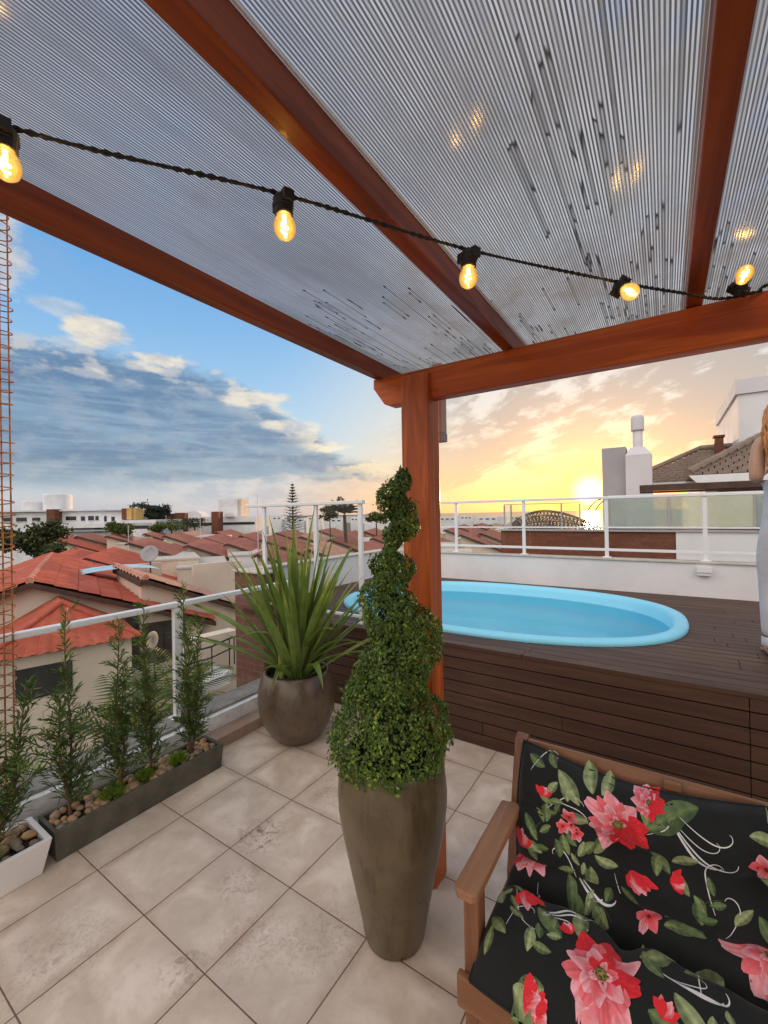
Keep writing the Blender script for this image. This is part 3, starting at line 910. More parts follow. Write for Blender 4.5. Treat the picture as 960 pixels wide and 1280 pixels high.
def strap(b, base, az, L, w, lean, droop, twist=0.0, n=10, fold=0.25):
    """a strap leaf: rises with an angle lean from the vertical, arches by droop radians along its length"""
    p = Vector(base)
    h = Vector((cos(az), sin(az), 0))
    s = Vector((-sin(az), cos(az), 0))
    vs, fs = [], []
    for i in range(n+1):
        f = i/n
        th = lean + droop*f**1.6
        d = h*sin(th) + Vector((0,0,cos(th)))
        nrm = h*(-cos(th)) + Vector((0,0,sin(th)))
        ww = w*(0.55+0.45*min(1,f*4))*(1-max(0,(f-0.45)/0.55)**1.7)
        ss = s*cos(twist*f) + nrm*sin(twist*f)
        nn = nrm*cos(twist*f) - s*sin(twist*f)
        vs += [p - ss*ww*0.5 + nn*ww*fold*0.5, p - nn*ww*fold*0.25, p + ss*ww*0.5 + nn*ww*fold*0.5]
        p = p + d*(L/n)
    for i in range(n):
        o = 3*i
        fs += [(o,o+1,o+4,o+3),(o+1,o+2,o+5,o+4)]
    b.add(vs, fs)
t = thing('strap_leaf_plant', 'large green strap leaved plant spilling from the round bronze pot', 'plant', (QX,QY,0.44))
b = MB(); random.seed(11)
c = (QX,QY,0.44)
def az_img(deg):
    """azimuth whose picture direction is deg: 0 = to the right of the view, 90 = away from the camera"""
    return radians(deg)+YAW
def at(dx, dy): return (QX+dx, QY+dy, 0.43)
special = [  # azimuth, length, width, lean, droop
    (az_img(20), 0.98, 0.050, 0.10, 0.12), (az_img(170), 0.86, 0.046, 0.18, 0.10), (az_img(190), 0.80, 0.046, 0.33, 0.10), (az_img(100), 0.9, 0.046, 0.06, 0.05),
    (az_img(5), 0.78, 0.046, 0.62, 0.12), (az_img(-8), 0.68, 0.042, 0.98, 0.25), (az_img(-20), 0.60, 0.042, 0.85, 0.9), (az_img(12), 0.72, 0.05, 0.8, 0.4),
    (az_img(175), 0.85, 0.044, 0.85, 0.55), (az_img(185), 0.80, 0.046, 1.05, 0.5), (az_img(205), 0.70, 0.044, 0.95, 0.5), (az_img(165), 0.66, 0.05, 0.5, 0.3),
    (az_img(-70), 0.52, 0.040, 0.75, 1.75), (az_img(-95), 0.42, 0.034, 0.7, 2.2), (az_img(-55), 0.60, 0.036, 0.5, 1.2), (az_img(0), 0.55, 0.042, 1.12, 0.75),
    (az_img(-30), 0.62, 0.036, 0.55, 2.0), (az_img(200), 0.5, 0.036, 0.35, 1.9)]
for a, L, w, le, dr in special:
    strap(b, at(random.gauss(0,.03), random.gauss(0,.03)), a, L*1.30, w*1.3, le, dr, random.uniform(-0.5,0.5))
for i in range(66):
    a = random.uniform(0, 2*pi)
    le = abs(random.gauss(0.22, 0.20))
    strap(b, at(cos(a)*0.06+random.gauss(0,.02), sin(a)*0.06+random.gauss(0,.02)), a+random.gauss(0,0.3), random.uniform(0.75,1.20)*(1-0.15*le), random.uniform(0.040,0.064), le, random.uniform(0.05,0.30)+1.1*le*random.random(), random.uniform(-0.7,0.7))
for i in range(14):
    a = random.uniform(0, 2*pi)
    strap(b, at(cos(a)*0.08, sin(a)*0.08), a, random.uniform(0.5,0.8), random.uniform(0.034,0.05), random.uniform(0.5,1.0), random.uniform(0.2,0.8), random.uniform(-0.6,0.6))
b.build('foliage', M['strap'], t)

# ------------------------------------------------------------------ planters
def trough(name, label, x0, x1, y0, y1, h, wall, taper, mat):
    t = thing(name, label, 'planter', ((x0+x1)/2, (y0+y1)/2, 0))
    b = MB()
    tp = taper
    o0 = [(x0+tp,y0+tp,0.001),(x1-tp,y0+tp,0.001),(x1-tp,y1-tp,0.001),(x0+tp,y1-tp,0.001)]
    o1 = [(x0,y0,h),(x1,y0,h),(x1,y1,h),(x0,y1,h)]
    w = wall
    i1 = [(x0+w,y0+w,h),(x1-w,y0+w,h),(x1-w,y1-w,h),(x0+w,y1-w,h)]
    i0 = [(x0+w,y0+w,h-0.06),(x1-w,y0+w,h-0.06),(x1-w,y1-w,h-0.06),(x0+w,y1-w,h-0.06)]
    vs = o0+o1+i1+i0
    fs = [(3,2,1,0)]
    for k in range(4):
        k2 = (k+1)%4
        fs += [(k,k2,4+k2,4+k),(4+k,4+k2,8+k2,8+k),(8+k,8+k2,12+k2,12+k)]
    fs.append((12,13,14,15))
    b.add(vs, fs)
    b.build('box', mat, t, bevel=0.004)
    b = MB(); nx, ny = 5, 30
    vs, fs = [], []
    for i in range(nx+1):
        for j in range(ny+1):
            vs.append((x0+w+0.001+(x1-x0-2*w-0.002)*i/nx, y0+w+0.001+(y1-y0-2*w-0.002)*j/ny, h-0.03+random.uniform(-0.006,0.006)))
    for i in range(nx):
        for j in range(ny):
            o = i*(ny+1)+j; fs.append((o,o+ny+1,o+ny+2,o+1))
    b.add(vs, fs); b.build('soil', M['soil'], t)
    return t
trough('grey_trough', 'long dark grey trough planter against the parapet', -2.582, -2.378, 0.79, 1.695, 0.15, 0.018, 0.012, M['trough'])
trough('white_planter', 'white tapered planter box at the near end of the grey trough', -2.60, -2.342, -0.25, 0.772, 0.158, 0.022, 0.03, M['white_pot'])

# stones: each one a pebble of its own
def pebble(p, r, sc, rot, mat, label, group):
    bm = bmesh.new(); bmesh.ops.create_icosphere(bm, subdivisions=2, radius=1.0)
    ph = [random.uniform(0,6) for _ in range(6)]
    for v in bm.verts:
        q = v.co
        k = 1 + 0.13*sin(q.x*2.3+ph[0]) + 0.12*sin(q.y*2.9+ph[1]) + 0.10*sin(q.z*3.1+ph[2]) + 0.05*sin(q.x*6+ph[3])*sin(q.y*5+ph[4])
        v.co = Vector((q.x*sc[0], q.y*sc[1], q.z*sc[2]))*r*k
    me = bpy.data.meshes.new('river_stone'); bm.to_mesh(me); bm.free()
    me.materials.append(mat); me.polygons.foreach_set('use_smooth',[True]*len(me.polygons))
    o = bpy.data.objects.new('river_stone', me); COL.objects.link(o)
    o.location = p; o.rotation_euler = rot
    tag(o, label, 'stone', group)
random.seed(21)
def stones(x0, x1, y0, y1, z, n, label, group, avoid):
    placed = []
    tries = 0
    while len(placed) < n and tries < 6000:
        tries += 1
        r = random.uniform(0.017, 0.031)
        x, y = random.uniform(x0+r*0.7, x1-r*0.7), random.uniform(y0+r*0.7, y1-r*0.7)
        if any((x-a)**2+(y-c)**2 < (0.74*(r+d))**2 for a, c, d in placed): continue
        if any((x-a)**2+(y-c)**2 < (r*0.8+d)**2 for a, c, d in avoid): continue
        placed.append((x, y, r))
        pebble((x,y,z+r*0.35), r, (random.uniform(0.9,1.3), random.uniform(0.75,1.1), random.uniform(0.55,0.8)), (random.uniform(-.4,.4),random.uniform(-.4,.4),random.uniform(0,6.3)),
               random.choice([M['stone_a'],M['stone_a'],M['stone_b'],M['stone_c']]), label, group)
PLANTS = [(-2.50,0.90),(-2.50,1.125),(-2.49,1.305),(-2.495,1.545)]
TUFTS = [(-2.44,1.065),(-2.45,1.235),(-2.45,1.43)]
stones(-2.566,-2.396,0.806,1.677,0.128, 64, 'smooth rounded tan river stone on the soil of the grey trough', 'river stones in the grey trough', [(x,y,0.02) for x,y in PLANTS]+[(x,y,0.025) for x,y in TUFTS])
stones(-2.58,-2.362,-0.2,0.75,0.138, 70, 'smooth rounded tan river stone on the soil of the white planter', 'river stones in the white planter', [(-2.485,0.60,0.012),(-2.47,0.28,0.012),(-2.42,0.555,0.014)])

def needle(b, p, d, L, w):
    d = Vector(d).normalized(); p = Vector(p)
    s = d.cross(Vector((random.gauss(0,1),random.gauss(0,1),random.gauss(0,1))))
    if s.length < 1e-4: s = Vector((1,0,0))
    s.normalize()
    m = p + d*L*0.5 + Vector((0,0,-L*0.02)); e = p + d*L + Vector((0,0,-L*0.10))
    b.add([p, m - s*w*0.5, e, m + s*w*0.5], [(0,1,2,3)])
def yew_pine(x, y, z0, H, label, seed, fat=1.0, low=0.0):
    random.seed(seed)
    t = thing('podocarpus', label, 'shrub', (x,y,z0), 'podocarpus shrubs in the planters')
    bt, bf = MB(), MB()
    ns = random.choice([2,3])
    for sidx in range(ns):
        a = random.uniform(0,6.3); top = H*(1.0 if sidx == 0 else random.uniform(0.55,0.85))
        lx, ly = cos(a)*0.05*(0.4+sidx), sin(a)*0.05*(0.4+sidx)
        pts = []; n = 18; ph = random.uniform(0,6)
        for i in range(n+1):
            f = i/n
            pts.append(Vector((x+cos(a)*0.012+lx*f+0.008*sin(f*7+ph), y+sin(a)*0.012+ly*f+0.008*cos(f*6+ph), z0-0.02+(top+0.02)*f)))
        bt.tube(pts, [0.0065*(1-0.8*i/n)+0.001 for i in range(n+1)], 6)
        # side shoots
        for i in range(2, n+1):
            f = i/n
            if f < 0.10: continue
            dens = 3 if f < 0.5 else 2 if f < 0.7 else 1
            for q in range(dens):
                aa = random.uniform(0, 6.3)
                spread = (0.135*fat if f < 0.55 else 0.07)*(1-0.45*f)
                L = spread*random.uniform(0.55,1.25)+0.02
                p0 = pts[i] + Vector((0,0,random.uniform(-0.02,0.02)))
                d = Vector((cos(aa), sin(aa), random.uniform(0.6,1.3))).normalized()
                p1 = p0 + d*L
                bt.tube([p0, p0+d*L*0.5, p1], [0.0022,0.0016,0.0008], 4)
                nn = int(8 + L*85)
                for k in range(nn):
                    g = (k+1)/nn
                    pp = p0 + d*L*g
                    dd = (d*random.uniform(0.5,1.0) + Vector((random.gauss(0,.55),random.gauss(0,.55),random.gauss(0.15,.4))))
                    needle(bf, pp, dd, random.uniform(0.042,0.070)*(0.75+0.25*(1-f)), random.uniform(0.0062,0.0092))
        # leaves up the leader itself
        for i in range(3, n+1):
            for k in range(9):
                pp = pts[i] + Vector((0,0,random.uniform(-0.025,0.025)))
                aa = random.uniform(0,6.3)
                needle(bf, pp, (cos(aa),sin(aa),random.uniform(0.7,2.0)), random.uniform(0.042,0.068), random.uniform(0.0062,0.009))
    bt.build('trunk', M['bark'], t, smooth=True)
    bf.build('foliage', M['needle'], t)
yew_pine(PLANTS[0][0], PLANTS[0][1], 0.13, 0.98, 'bushy podocarpus at the near end of the grey trough, next to the white planter', 31, 1.25)
yew_pine(PLANTS[1][0], PLANTS[1][1], 0.13, 0.90, 'dense leaning podocarpus, second from the near end of the grey trough', 32, 1.2)
yew_pine(PLANTS[2][0], PLANTS[2][1], 0.13, 0.94, 'slender podocarpus, third from the near end of the grey trough', 33, 0.95)
yew_pine(PLANTS[3][0], PLANTS[3][1], 0.13, 0.99, 'thin upright podocarpus at the far end of the grey trough, by the railing post', 34, 0.75)
yew_pine(-2.485, 0.60, 0.135, 1.10, 'tall podocarpus growing in the white planter beside the rusty wire column', 35, 1.25)
yew_pine(-2.47, 0.28, 0.135, 1.0, 'second podocarpus in the white planter, at the very edge of the view', 36, 1.1)

def ground_tuft(x, y, z, label, seed, s=1.0):
    random.seed(seed)
    b = MB()
    for i in range(330):
        a = random.uniform(0,6.3); el = random.uniform(0.1,1.5); r = abs(random.gauss(0,0.016))*s
        p = Vector((x+cos(a)*r, y+sin(a)*r, z))
        d = Vector((cos(a)*cos(el), sin(a)*cos(el), sin(el)))
        for k in range(5):
            f = (k+1)/5*0.05*s*random.uniform(0.7,1.1)
            needle(b, p+d*f, d+Vector((random.gauss(0,.6),random.gauss(0,.6),random.gauss(0.2,.5))), random.uniform(0.010,0.018), 0.0028)
    o = b.build('asparagus_fern', M['tuft'])
    tag(o, label, 'fern', 'bright ferns between the stones')
ground_tuft(TUFTS[0][0], TUFTS[0][1], 0.145, 'largest bright green fern tuft in the near half of the grey trough', 41, 1.1)
ground_tuft(TUFTS[1][0], TUFTS[1][1], 0.145, 'small bright green fern tuft in the middle of the grey trough', 42, 0.9)
ground_tuft(TUFTS[2][0], TUFTS[2][1], 0.145, 'bright green fern tuft in the far half of the grey trough', 43, 0.95)
ground_tuft(-2.42, 0.555, 0.15, 'bright green fern tuft in the white planter', 44, 1.0)

# ------------------------------------------------------------------ rusty wire column at the picture's edge
HX, HY = -2.86, 0.72
t = thing('wire_column', 'tall rusty wire spiral column around a pale sunlit pole by the handrail', 'trellis', (HX,HY,0.19))
b = MB(); pts = []
R0 = 0.074; pitch = 0.062; z = 0.2
nt = int((3.5-0.2)/pitch*20)
for i in range(nt):
    a = 2*pi*i/20
    wob = 0.005*sin(i*0.37)+0.003*sin(i*0.11)
    pts.append((HX+(R0+wob)*cos(a), HY+(R0+wob)*sin(a), 0.2+pitch*i/20 + 0.010*sin(i*0.05)))
b.tube(pts, 0.0032, 5); b.build('spiral_wire', M['rust'], t, smooth=True)
for a in (0.15, 1.75, 3.3, 4.9):
    b = MB(); b.tube([(HX+0.067*cos(a+0.0*k), HY+0.067*sin(a), 0.188+3.3*k/8) for k in range(9)], 0.004, 6); b.build('rod', M['rust'], t, smooth=True)
b = MB(); b.tube([(HX-0.012,HY-0.02,0.188),(HX-0.012,HY-0.02,3.5)], 0.02, 16); b.build('pole', M['cream'], t, smooth=True)
# ------------------------------------------------------------------ garden bench
BX0, BX1 = -0.485, 1.02
t = thing('garden_bench', 'brown hardwood garden bench with flat armrests against the pool deck', 'bench', (0.27, 1.3, 0))
mo = M['bench']
for sx in (0, 1):
    x0 = BX0+0.01 if sx == 0 else BX1-0.052
    b = MB(); b.box(x0, x0+0.042, 1.075, 1.13, 0.002, 0.581); b.build('front_leg', M['bench_leg'], t, bevel=0.004)
    b = MB()
    prof = [(1.43,0.002),(1.48,0.002),(1.50,0.36),(1.615,0.765),(1.60,0.778),(1.565,0.768),(1.445,0.37)]
    b.prism([(x0+0.0,y,z) for y,z in prof], (0,0,0), (0.042,0,0)); b.build('rear_leg', M['bench_leg'], t, bevel=0.004)
    b = MB()
    xa = x0-0.012
    arm = [(xa,1.05),(xa+0.012,1.035),(xa+0.054,1.035),(xa+0.066,1.05),(xa+0.066,1.44),(xa+0.05,1.455),(xa,1.44)]
    b.prism([(x,y,0.583) for x,y in arm], (0,0,0), (0,0,0.026)); b.build('armrest', M['bench_arm'], t, bevel=0.006)
    b = MB(); b.box(x0+0.008, x0+0.034, 1.131, 1.44, 0.30, 0.36); b.build('side_rail', M['bench_arm'], t, bevel=0.003)
    b = MB(); b.box(x0+0.008, x0+0.034, 1.131, 1.44, 0.06, 0.11); b.build('side_rail', M['bench_arm'], t, bevel=0.003)
b = MB(); b.box(BX0-0.004, BX1+0.004, 1.052, 1.074, 0.275, 0.362); b.build('front_apron', mo, t, bevel=0.006)
b = MB(); b.box(BX0+0.05, BX1-0.05, 1.058, 1.074, 0.06, 0.11); b.build('lower_rail', mo, t, bevel=0.004)
n = 14
for i in range(n):
    x = BX0+0.075 + (BX1-BX0-0.17)*i/(n-1)
    b = MB(); b.box(x-0.02, x+0.03, 1.0595, 1.0725, 0.111, 0.274); b.build('front_slat', M['bench_leg'], t, bevel=0.002, seg=1)
for i in range(5):
    y0 = 1.085 + 0.078*i
    b = MB(); b.box(BX0+0.055, BX1-0.055, y0, y0+0.064, 0.345, 0.363); b.build('seat_slat', mo, t, bevel=0.003)
b = MB()
b.prism([(0,1.555,0.705),(0,1.577,0.70),(0,1.597,0.765),(0,1.575,0.772)], (BX0+0.053,0,0), (BX1-0.053,0,0)); b.build('top_rail', mo, t, bevel=0.005)
b = MB()
b.prism([(0,1.468,0.40),(0,1.486,0.395),(0,1.502,0.45),(0,1.484,0.455)], (BX0+0.053,0,0), (BX1-0.053,0,0)); b.build('lower_back_rail', mo, t, bevel=0.004)
for i in range(8):
    x = BX0+0.13 + (BX1-BX0-0.26)*i/7
    b = MB()
    b.prism([(x-0.022,1.490,0.457),(x-0.022,1.502,0.454),(x-0.022,1.574,0.70),(x-0.022,1.560,0.703)], (0,0,0), (0.044,0,0)); b.build('back_slat', mo, t, bevel=0.002, seg=1)
b = MB(); b.prism([(0.0,1.548,0.745),(0.045,1.548,0.745),(0.045,1.548,0.768),(0.0,1.548,0.768)], (-0.018,0,0), (-0.018,0.02,0.0)); b.build('cross_block', mo, t, bevel=0.002)

# ------------------------------------------------------------------ printed cushions
BLACK = (0.0090, 0.0105, 0.0105)
def cl(r, g, b_): return lin(r, g, b_, 1.0)
PINK = [cl(240,175,185), cl(236,120,130), cl(225,45,55), cl(190,25,35)]
class Print:
    """draws flat motifs in the (a, c) metres of a cushion face and lays them on its surface"""
    def __init__(self, mb, surf): self.b, self.s, self.lv = mb, surf, 0
    def lay(self, pts2, faces, cols, h=0.0008):
        self.b.add([self.s(x, y, h) for x, y in pts2], faces, 0, cols)
    def petal(self, x, y, ang, L, w, c0, c1, h, edge=None):
        n, m = 9, 5
        pts, cols = [], []
        ph = random.uniform(0, 6)
        for i in range(n+1):
            f = i/n
            ww = w*(0.20+0.80*f**0.6)*0.95
            for j in range(-m, m+1):
                g = j/m
                r = L*(f*sqrt(1-0.80*g*g*f) + 0.05*sin(g*5.5+ph)*(f**3))
                xx = r; yy = ww*0.5*g
                pts.append((x+xx*cos(ang)-yy*sin(ang), y+xx*sin(ang)+yy*cos(ang)))
                k = min(1, max(0, f**1.1 + 0.18*abs(g) - 0.10 + 0.12*sin(g*11+ph)))
                sh = 1 - 0.35*max(0, 0.35-f) - 0.22*(abs(sin(g*6+ph))**4)
                cols.append(tuple((c0[q]*(1-k)+c1[q]*k)*sh for q in range(3)))
        k = 2*m+1
        fs = []
        for i in range(n):
            for j in range(2*m):
                o = i*k+j
                fs.append((o, o+k, o+k+1, o+1))
        self.lay(pts, fs, cols, h)
    def disc(self, x, y, r, c, h, n=12, c2=None):
        pts = [(x,y)] + [(x+r*cos(2*pi*i/n)*random.uniform(.85,1.1), y+r*sin(2*pi*i/n)*random.uniform(.85,1.1)) for i in range(n)]
        self.lay(pts, [(0,1+i,1+(i+1)%n) for i in range(n)], [c2 or c]+[c]*n, h)
    def flower(self, x, y, R, rot=0.0):
        h = 0.0012
        for ring, (num, k, w, c0, c1) in enumerate([(8,1.0,0.66,PINK[2],PINK[0]),(8,0.84,0.52,PINK[3],PINK[1]),(7,0.66,0.42,PINK[3],PINK[0]),(6,0.46,0.32,PINK[3],PINK[1]),(5,0.30,0.22,PINK[3],PINK[0])]):
            for i in range(num):
                a = rot + 2*pi*i/num + ring*0.4 + random.gauss(0,0.08)
                red = sin(a-rot-0.6) < -0.1
                cc1 = PINK[2] if (red and random.random() < 0.75) else c1
                cc0 = PINK[3] if red else c0
                self.petal(x, y, a, R*k*random.uniform(0.80,1.12), R*w*random.uniform(0.85,1.15), cc0, cc1, h)
                h += 0.00007
        self.disc(x, y, R*0.15, cl(95,88,40), h+0.0002, 14, cl(150,135,80))
        for i in range(16):
            a = random.uniform(0,6.3); r = R*random.uniform(0.05,0.19)
            self.disc(x+r*cos(a), y+r*sin(a), R*0.022, cl(60,50,25), h+0.0004, 6)
    def bud(self, x, y, R, ang):
        h = 0.0012
        for i, da in enumerate((-0.75,-0.4,0.0,0.4,0.75,-0.2,0.25)):
            self.petal(x-R*0.5*cos(ang), y-R*0.5*sin(ang), ang+da, R*random.uniform(1.1,1.5), R*0.75, PINK[2], PINK[0] if i in (2,5) else PINK[1] if i % 2 else PINK[2], h); h += 0.0001
    def blossom(self, x, y, R):
        h = 0.0012; a0 = random.uniform(0,6)
        for i in range(5):
            self.petal(x, y, a0+i*2*pi/5, R, R*0.9, PINK[2], PINK[0] if i % 2 else PINK[1], h); h += 0.00008
        self.disc(x, y, R*0.16, cl(110,30,30), h+0.0002, 8)
    def leaf(self, x, y, ang, L, w=None):
        w = w or L*0.5
        n = 8; pts, cols = [], []
        bend = random.uniform(-0.35,0.35)
        g0, g1 = random.choice([(cl(45,62,38),cl(150,165,110)),(cl(38,56,36),cl(120,140,90)),(cl(60,78,44),cl(180,190,140))])
        for i in range(n+1):
            f = i/n; ww = w*sin(pi*min(1,(f*0.94+0.03)))**0.9*0.5
            a = ang+bend*(f-0.5); xx = L*f
            bx, by = x+xx*cos(a), y+xx*sin(a)
            for j in (-1,-0.5,0,0.5,1):
                pts.append((bx-ww*j*sin(a), by+ww*j*cos(a)))
                vein = (i % 2)
                k = 0.15 + (0.5 if j == 0 else 0.0) + (0.3 if j > 0 else 0.0) + 0.22*vein*(1-abs(j)*0.5)
                cols.append(tuple(g0[q]*(1-k)+g1[q]*k for q in range(3)))
        fs = []
        for i in range(n):
            for j in range(4):
                o = i*5+j; fs.append((o,o+5,o+6,o+1))
        self.lay(pts, fs, cols, 0.0010)
    def sprig(self, x, y, ang, L, n):
        c = cl(60,72,50)
        self.stroke([(x+L*i/8*cos(ang+0.25*sin(i*.5)), y+L*i/8*sin(ang+0.25*sin(i*.5))) for i in range(9)], 0.0012, c)
        for i in range(n):
            f = (i+0.6)/n; s = 1 if i % 2 else -1
            self.leaf(x+L*f*cos(ang), y+L*f*sin(ang), ang+s*random.uniform(0.5,0.9), random.uniform(0.035,0.05))
    def stroke(self, pts, w, col, taper=True):
        n = len(pts); vs, cols = [], []
        for i, p in enumerate(pts):
            a = pts[max(i-1,0)]; c = pts[min(i+1,n-1)]
            dx, dy = c[0]-a[0], c[1]-a[1]; l = sqrt(dx*dx+dy*dy) or 1
            k = (w*(0.35+0.65*sin(pi*i/(n-1)))) if taper else w
            vs += [(p[0]-dy/l*k, p[1]+dx/l*k), (p[0]+dy/l*k, p[1]-dx/l*k)]
            cols += [col, col]
        self.lay(vs, [(2*i,2*i+2,2*i+3,2*i+1) for i in range(n-1)], cols, 0.0009)
    def swirl(self, x, y, ang, L, curl, w=0.0016, col=None):
        """a white pen flourish: a long straight-ish line that curls up at its end"""
        col = col or cl(215,215,215)
        pts = []; a = ang; st = L/26
        for i in range(40):
            pts.append((x, y))
            f = i/40
            a += curl*(0.01 + 0.30*max(0, f-0.35))
            x += st*cos(a)*(1-0.45*f); y += st*sin(a)*(1-0.45*f)
        self.stroke(pts, w, col)
    def flourish(self, x, y, ang, s, flip=1):
        self.swirl(x, y, ang, 0.17*s, flip*0.95, 0.0022)
        self.swirl(x+0.006*s, y, ang+0.12*flip, 0.12*s, flip*1.3, 0.0013)
        self.swirl(x-0.004*s, y+0.004*s, ang-0.10*flip, 0.14*s, flip*0.6, 0.0030)

def cushion(name, label, surf, A, C, back, n=72, m=26, prints=None):
    """surf(a, c, h): point of the show face, a in 0..A along the bench, c in 0..C across it"""
    b = MB()
    vs = [surf(A*i/n, C*j/m, 0.0) for i in range(n+1) for j in range(m+1)]
    fs = [(i*(m+1)+j, (i+1)*(m+1)+j, (i+1)*(m+1)+j+1, i*(m+1)+j+1) for i in range(n) for j in range(m)]
    b.add(vs, fs, 0, [BLACK]*len(vs))
    vs = [back(A*i/n, C*j/m) for i in range(n+1) for j in range(m+1)]
    b.add(vs, [f[::-1] for f in fs], 0, [BLACK]*len(vs))
    P = Print(b, surf)
    prints(P)
    # corded seam round the edge
    rim = [surf(A*i/n, 0.0, 0.002) for i in range(n+1)] + [surf(A, C*j/m, 0.002) for j in range(1, m+1)] + [surf(A*(n-i)/n, C, 0.002) for i in range(1, n+1)] + [surf(0.0, C*(m-j)/m, 0.002) for j in range(1, m+1)]
    k0 = len(b.v); b.tube(rim, 0.0042, 6, caps=False)
    for q in range(k0, len(b.v)): b.c[q] = (0.014, 0.015, 0.015)
    o = b.build(name, M['fabric'], None, smooth=True)
    tag(o, label, 'cushion')
    return o

BA0, BA1 = -0.432, 0.965
def edge_round(u, k=0.10):
    d = min(u, 1-u)
    return 1.0 if d > k else sqrt(max(0.0, 1-(1-d/k)**2))
def SAG(u, a):
    return 0.045*max(0.0, sin(pi*min(1,u*2.15))) + (0.012*(1-cos(a*13)) if u > 0.465 else 0.0)
def back_surf(a, c, h):
    u, v = a/(BA1-BA0), c/0.36
    puff = 0.096*edge_round(u, 0.045)*edge_round(v, 0.30)
    # tufted quilting: shallow pulls along the cushion
    q = 0.0
    for uc in (0.22, 0.44, 0.66, 0.88):
        q += 0.046*math.exp(-((u-uc)/0.024)**2)*(0.35+0.65*math.exp(-((v-0.5)/0.22)**2))
    q += 0.030*math.exp(-((v-0.50)/0.08)**2)
    puff = max(0.002, puff - q*edge_round(u,0.08)*edge_round(v,0.3)) + (0.005*sin(a*17+c*9)+0.003*sin(a*41-c*23)+0.0022*sin(a*63+c*71))*edge_round(u)*edge_round(v)
    sag = SAG(u, a)*v
    cc = 0.36*v
    base = Vector((BA0+a, 1.462+0.285*cc, 0.432+0.955*cc - sag))
    nrm = Vector((0,-0.955,0.285))
    base.x += 0.010*sin(pi*v)*(1 if u > 0.5 else -1)*(1-edge_round(u,0.06)) 
    return base + nrm*(puff + 0.03 + h)
def back_back(a, c):
    u, v = a/(BA1-BA0), c/0.36
    p = back_surf(a, c, 0.0)
    q = Vector((BA0+a, 1.462+0.285*c, 0.432+0.955*c - SAG(u, a)*v))
    e = edge_round(u,0.045)*edge_round(v,0.3)
    top = q + Vector((0,-0.955,0.285))*0.032
    bot = q + Vector((0,-0.955,0.285))*0.004
    return top*(1-e) + bot*e
def back_print(P):
    random.seed(5)
    w = lambda x, c: (x-BA0, c)
    F = P
    for (x,c,an,L) in ((-0.235,0.262,2.3,0.10),(-0.20,0.31,1.9,0.085),(-0.175,0.315,1.2,0.07),(-0.21,0.225,3.4,0.08),(-0.035,0.285,0.7,0.115),(-0.06,0.27,1.5,0.07),(-0.16,0.19,-2.2,0.06),(-0.05,0.20,-0.6,0.06)):
        F.leaf(*w(x,c), an, L)
    F.flower(*w(-0.133,0.242), 0.092, 0.3)
    F.leaf(*w(-0.06,0.262), 0.62, 0.125, 0.065)
    F.flower(*w(-0.055,0.335), 0.045, 1.0)
    F.sprig(*w(-0.36,0.07), 1.35, 0.13, 5); F.sprig(*w(-0.30,0.19), 1.9, 0.08, 3); F.sprig(*w(-0.22,0.05), 1.8, 0.10, 4); F.sprig(*w(0.05,0.06), 1.1, 0.10, 4)
    for (x,c,an,L) in ((-0.345,0.325,2.9,0.055),(-0.31,0.335,2.4,0.05),(-0.29,0.325,-1.2,0.07),(-0.325,0.235,0.3,0.045),(-0.33,0.225,-1.7,0.06),(-0.353,0.13,2.6,0.055),(-0.30,0.135,-1.1,0.05),(-0.281,0.155,-1.3,0.055),(-0.335,0.08,2.8,0.055),(-0.35,0.05,2.2,0.045),(-0.29,0.05,0.3,0.05),(-0.225,0.125,0.9,0.05),(-0.19,0.135,-0.4,0.06),(-0.20,0.10,-1.5,0.075),
                       (-0.03,0.20,-1.8,0.055),(0.0,0.19,0.5,0.065),(0.0,0.165,-0.8,0.055),(0.17,0.30,0.0,0.06),(0.21,0.335,0.9,0.06),(0.055,0.125,-1.5,0.065),(0.13,0.09,0.9,0.055),(-0.08,0.045,2.7,0.05),(0.22,0.06,2.2,0.07),(0.25,0.16,0.4,0.06)):
        F.leaf(*w(x,c), an, L)
    F.bud(*w(-0.343,0.252), 0.024, 1.4); F.blossom(*w(-0.264,0.212), 0.026)
    F.blossom(*w(-0.284,0.172), 0.020); F.blossom(*w(-0.244,0.166), 0.020); F.blossom(*w(-0.262,0.180), 0.014)
    F.bud(*w(-0.083,0.111), 0.042, -0.9); F.bud(*w(0.008,0.147), 0.026, 0.1)
    F.bud(*w(-0.402,0.085), 0.036, 1.5)
    F.blossom(*w(0.200,0.230), 0.034)
    F.flourish(*w(0.0,0.300), -0.95, 1.0, 1)
    F.swirl(*w(0.02,0.315), -0.7, 0.13, 1.2); F.swirl(*w(-0.33,0.21), 0.9, 0.12, -0.8, 0.0013); F.swirl(*w(-0.31,0.245), 0.1, 0.10, -0.8, 0.0014)
    F.swirl(*w(-0.235,0.035), 1.9, 0.11, 1.3); F.swirl(*w(-0.14,0.10), -1.4, 0.12, 1.1, 0.0012); F.swirl(*w(-0.385,0.30), 1.2, 0.10, -1.1, 0.0012)
    F.swirl(*w(0.09,0.10), 1.9, 0.13, -1.3); F.swirl(*w(0.11,0.05), 1.0, 0.11, 1.3, 0.0012); F.swirl(*w(-0.06,0.25), 0.4, 0.08, 1.2, 0.0013)
    for x in (0.34,0.48,0.64,0.82):
        c = random.uniform(0.16,0.26); F.leaf(*w(x+0.05,c+0.04),0.7,0.09); F.leaf(*w(x-0.06,c),2.8,0.09); F.leaf(*w(x,c-0.05),-1.4,0.08); F.flower(*w(x,c), random.uniform(0.065,0.09), x*7); F.bud(*w(x+0.06,c-0.13),0.032,-0.5); F.flourish(*w(x+0.05,c+0.06),-0.9,0.8)
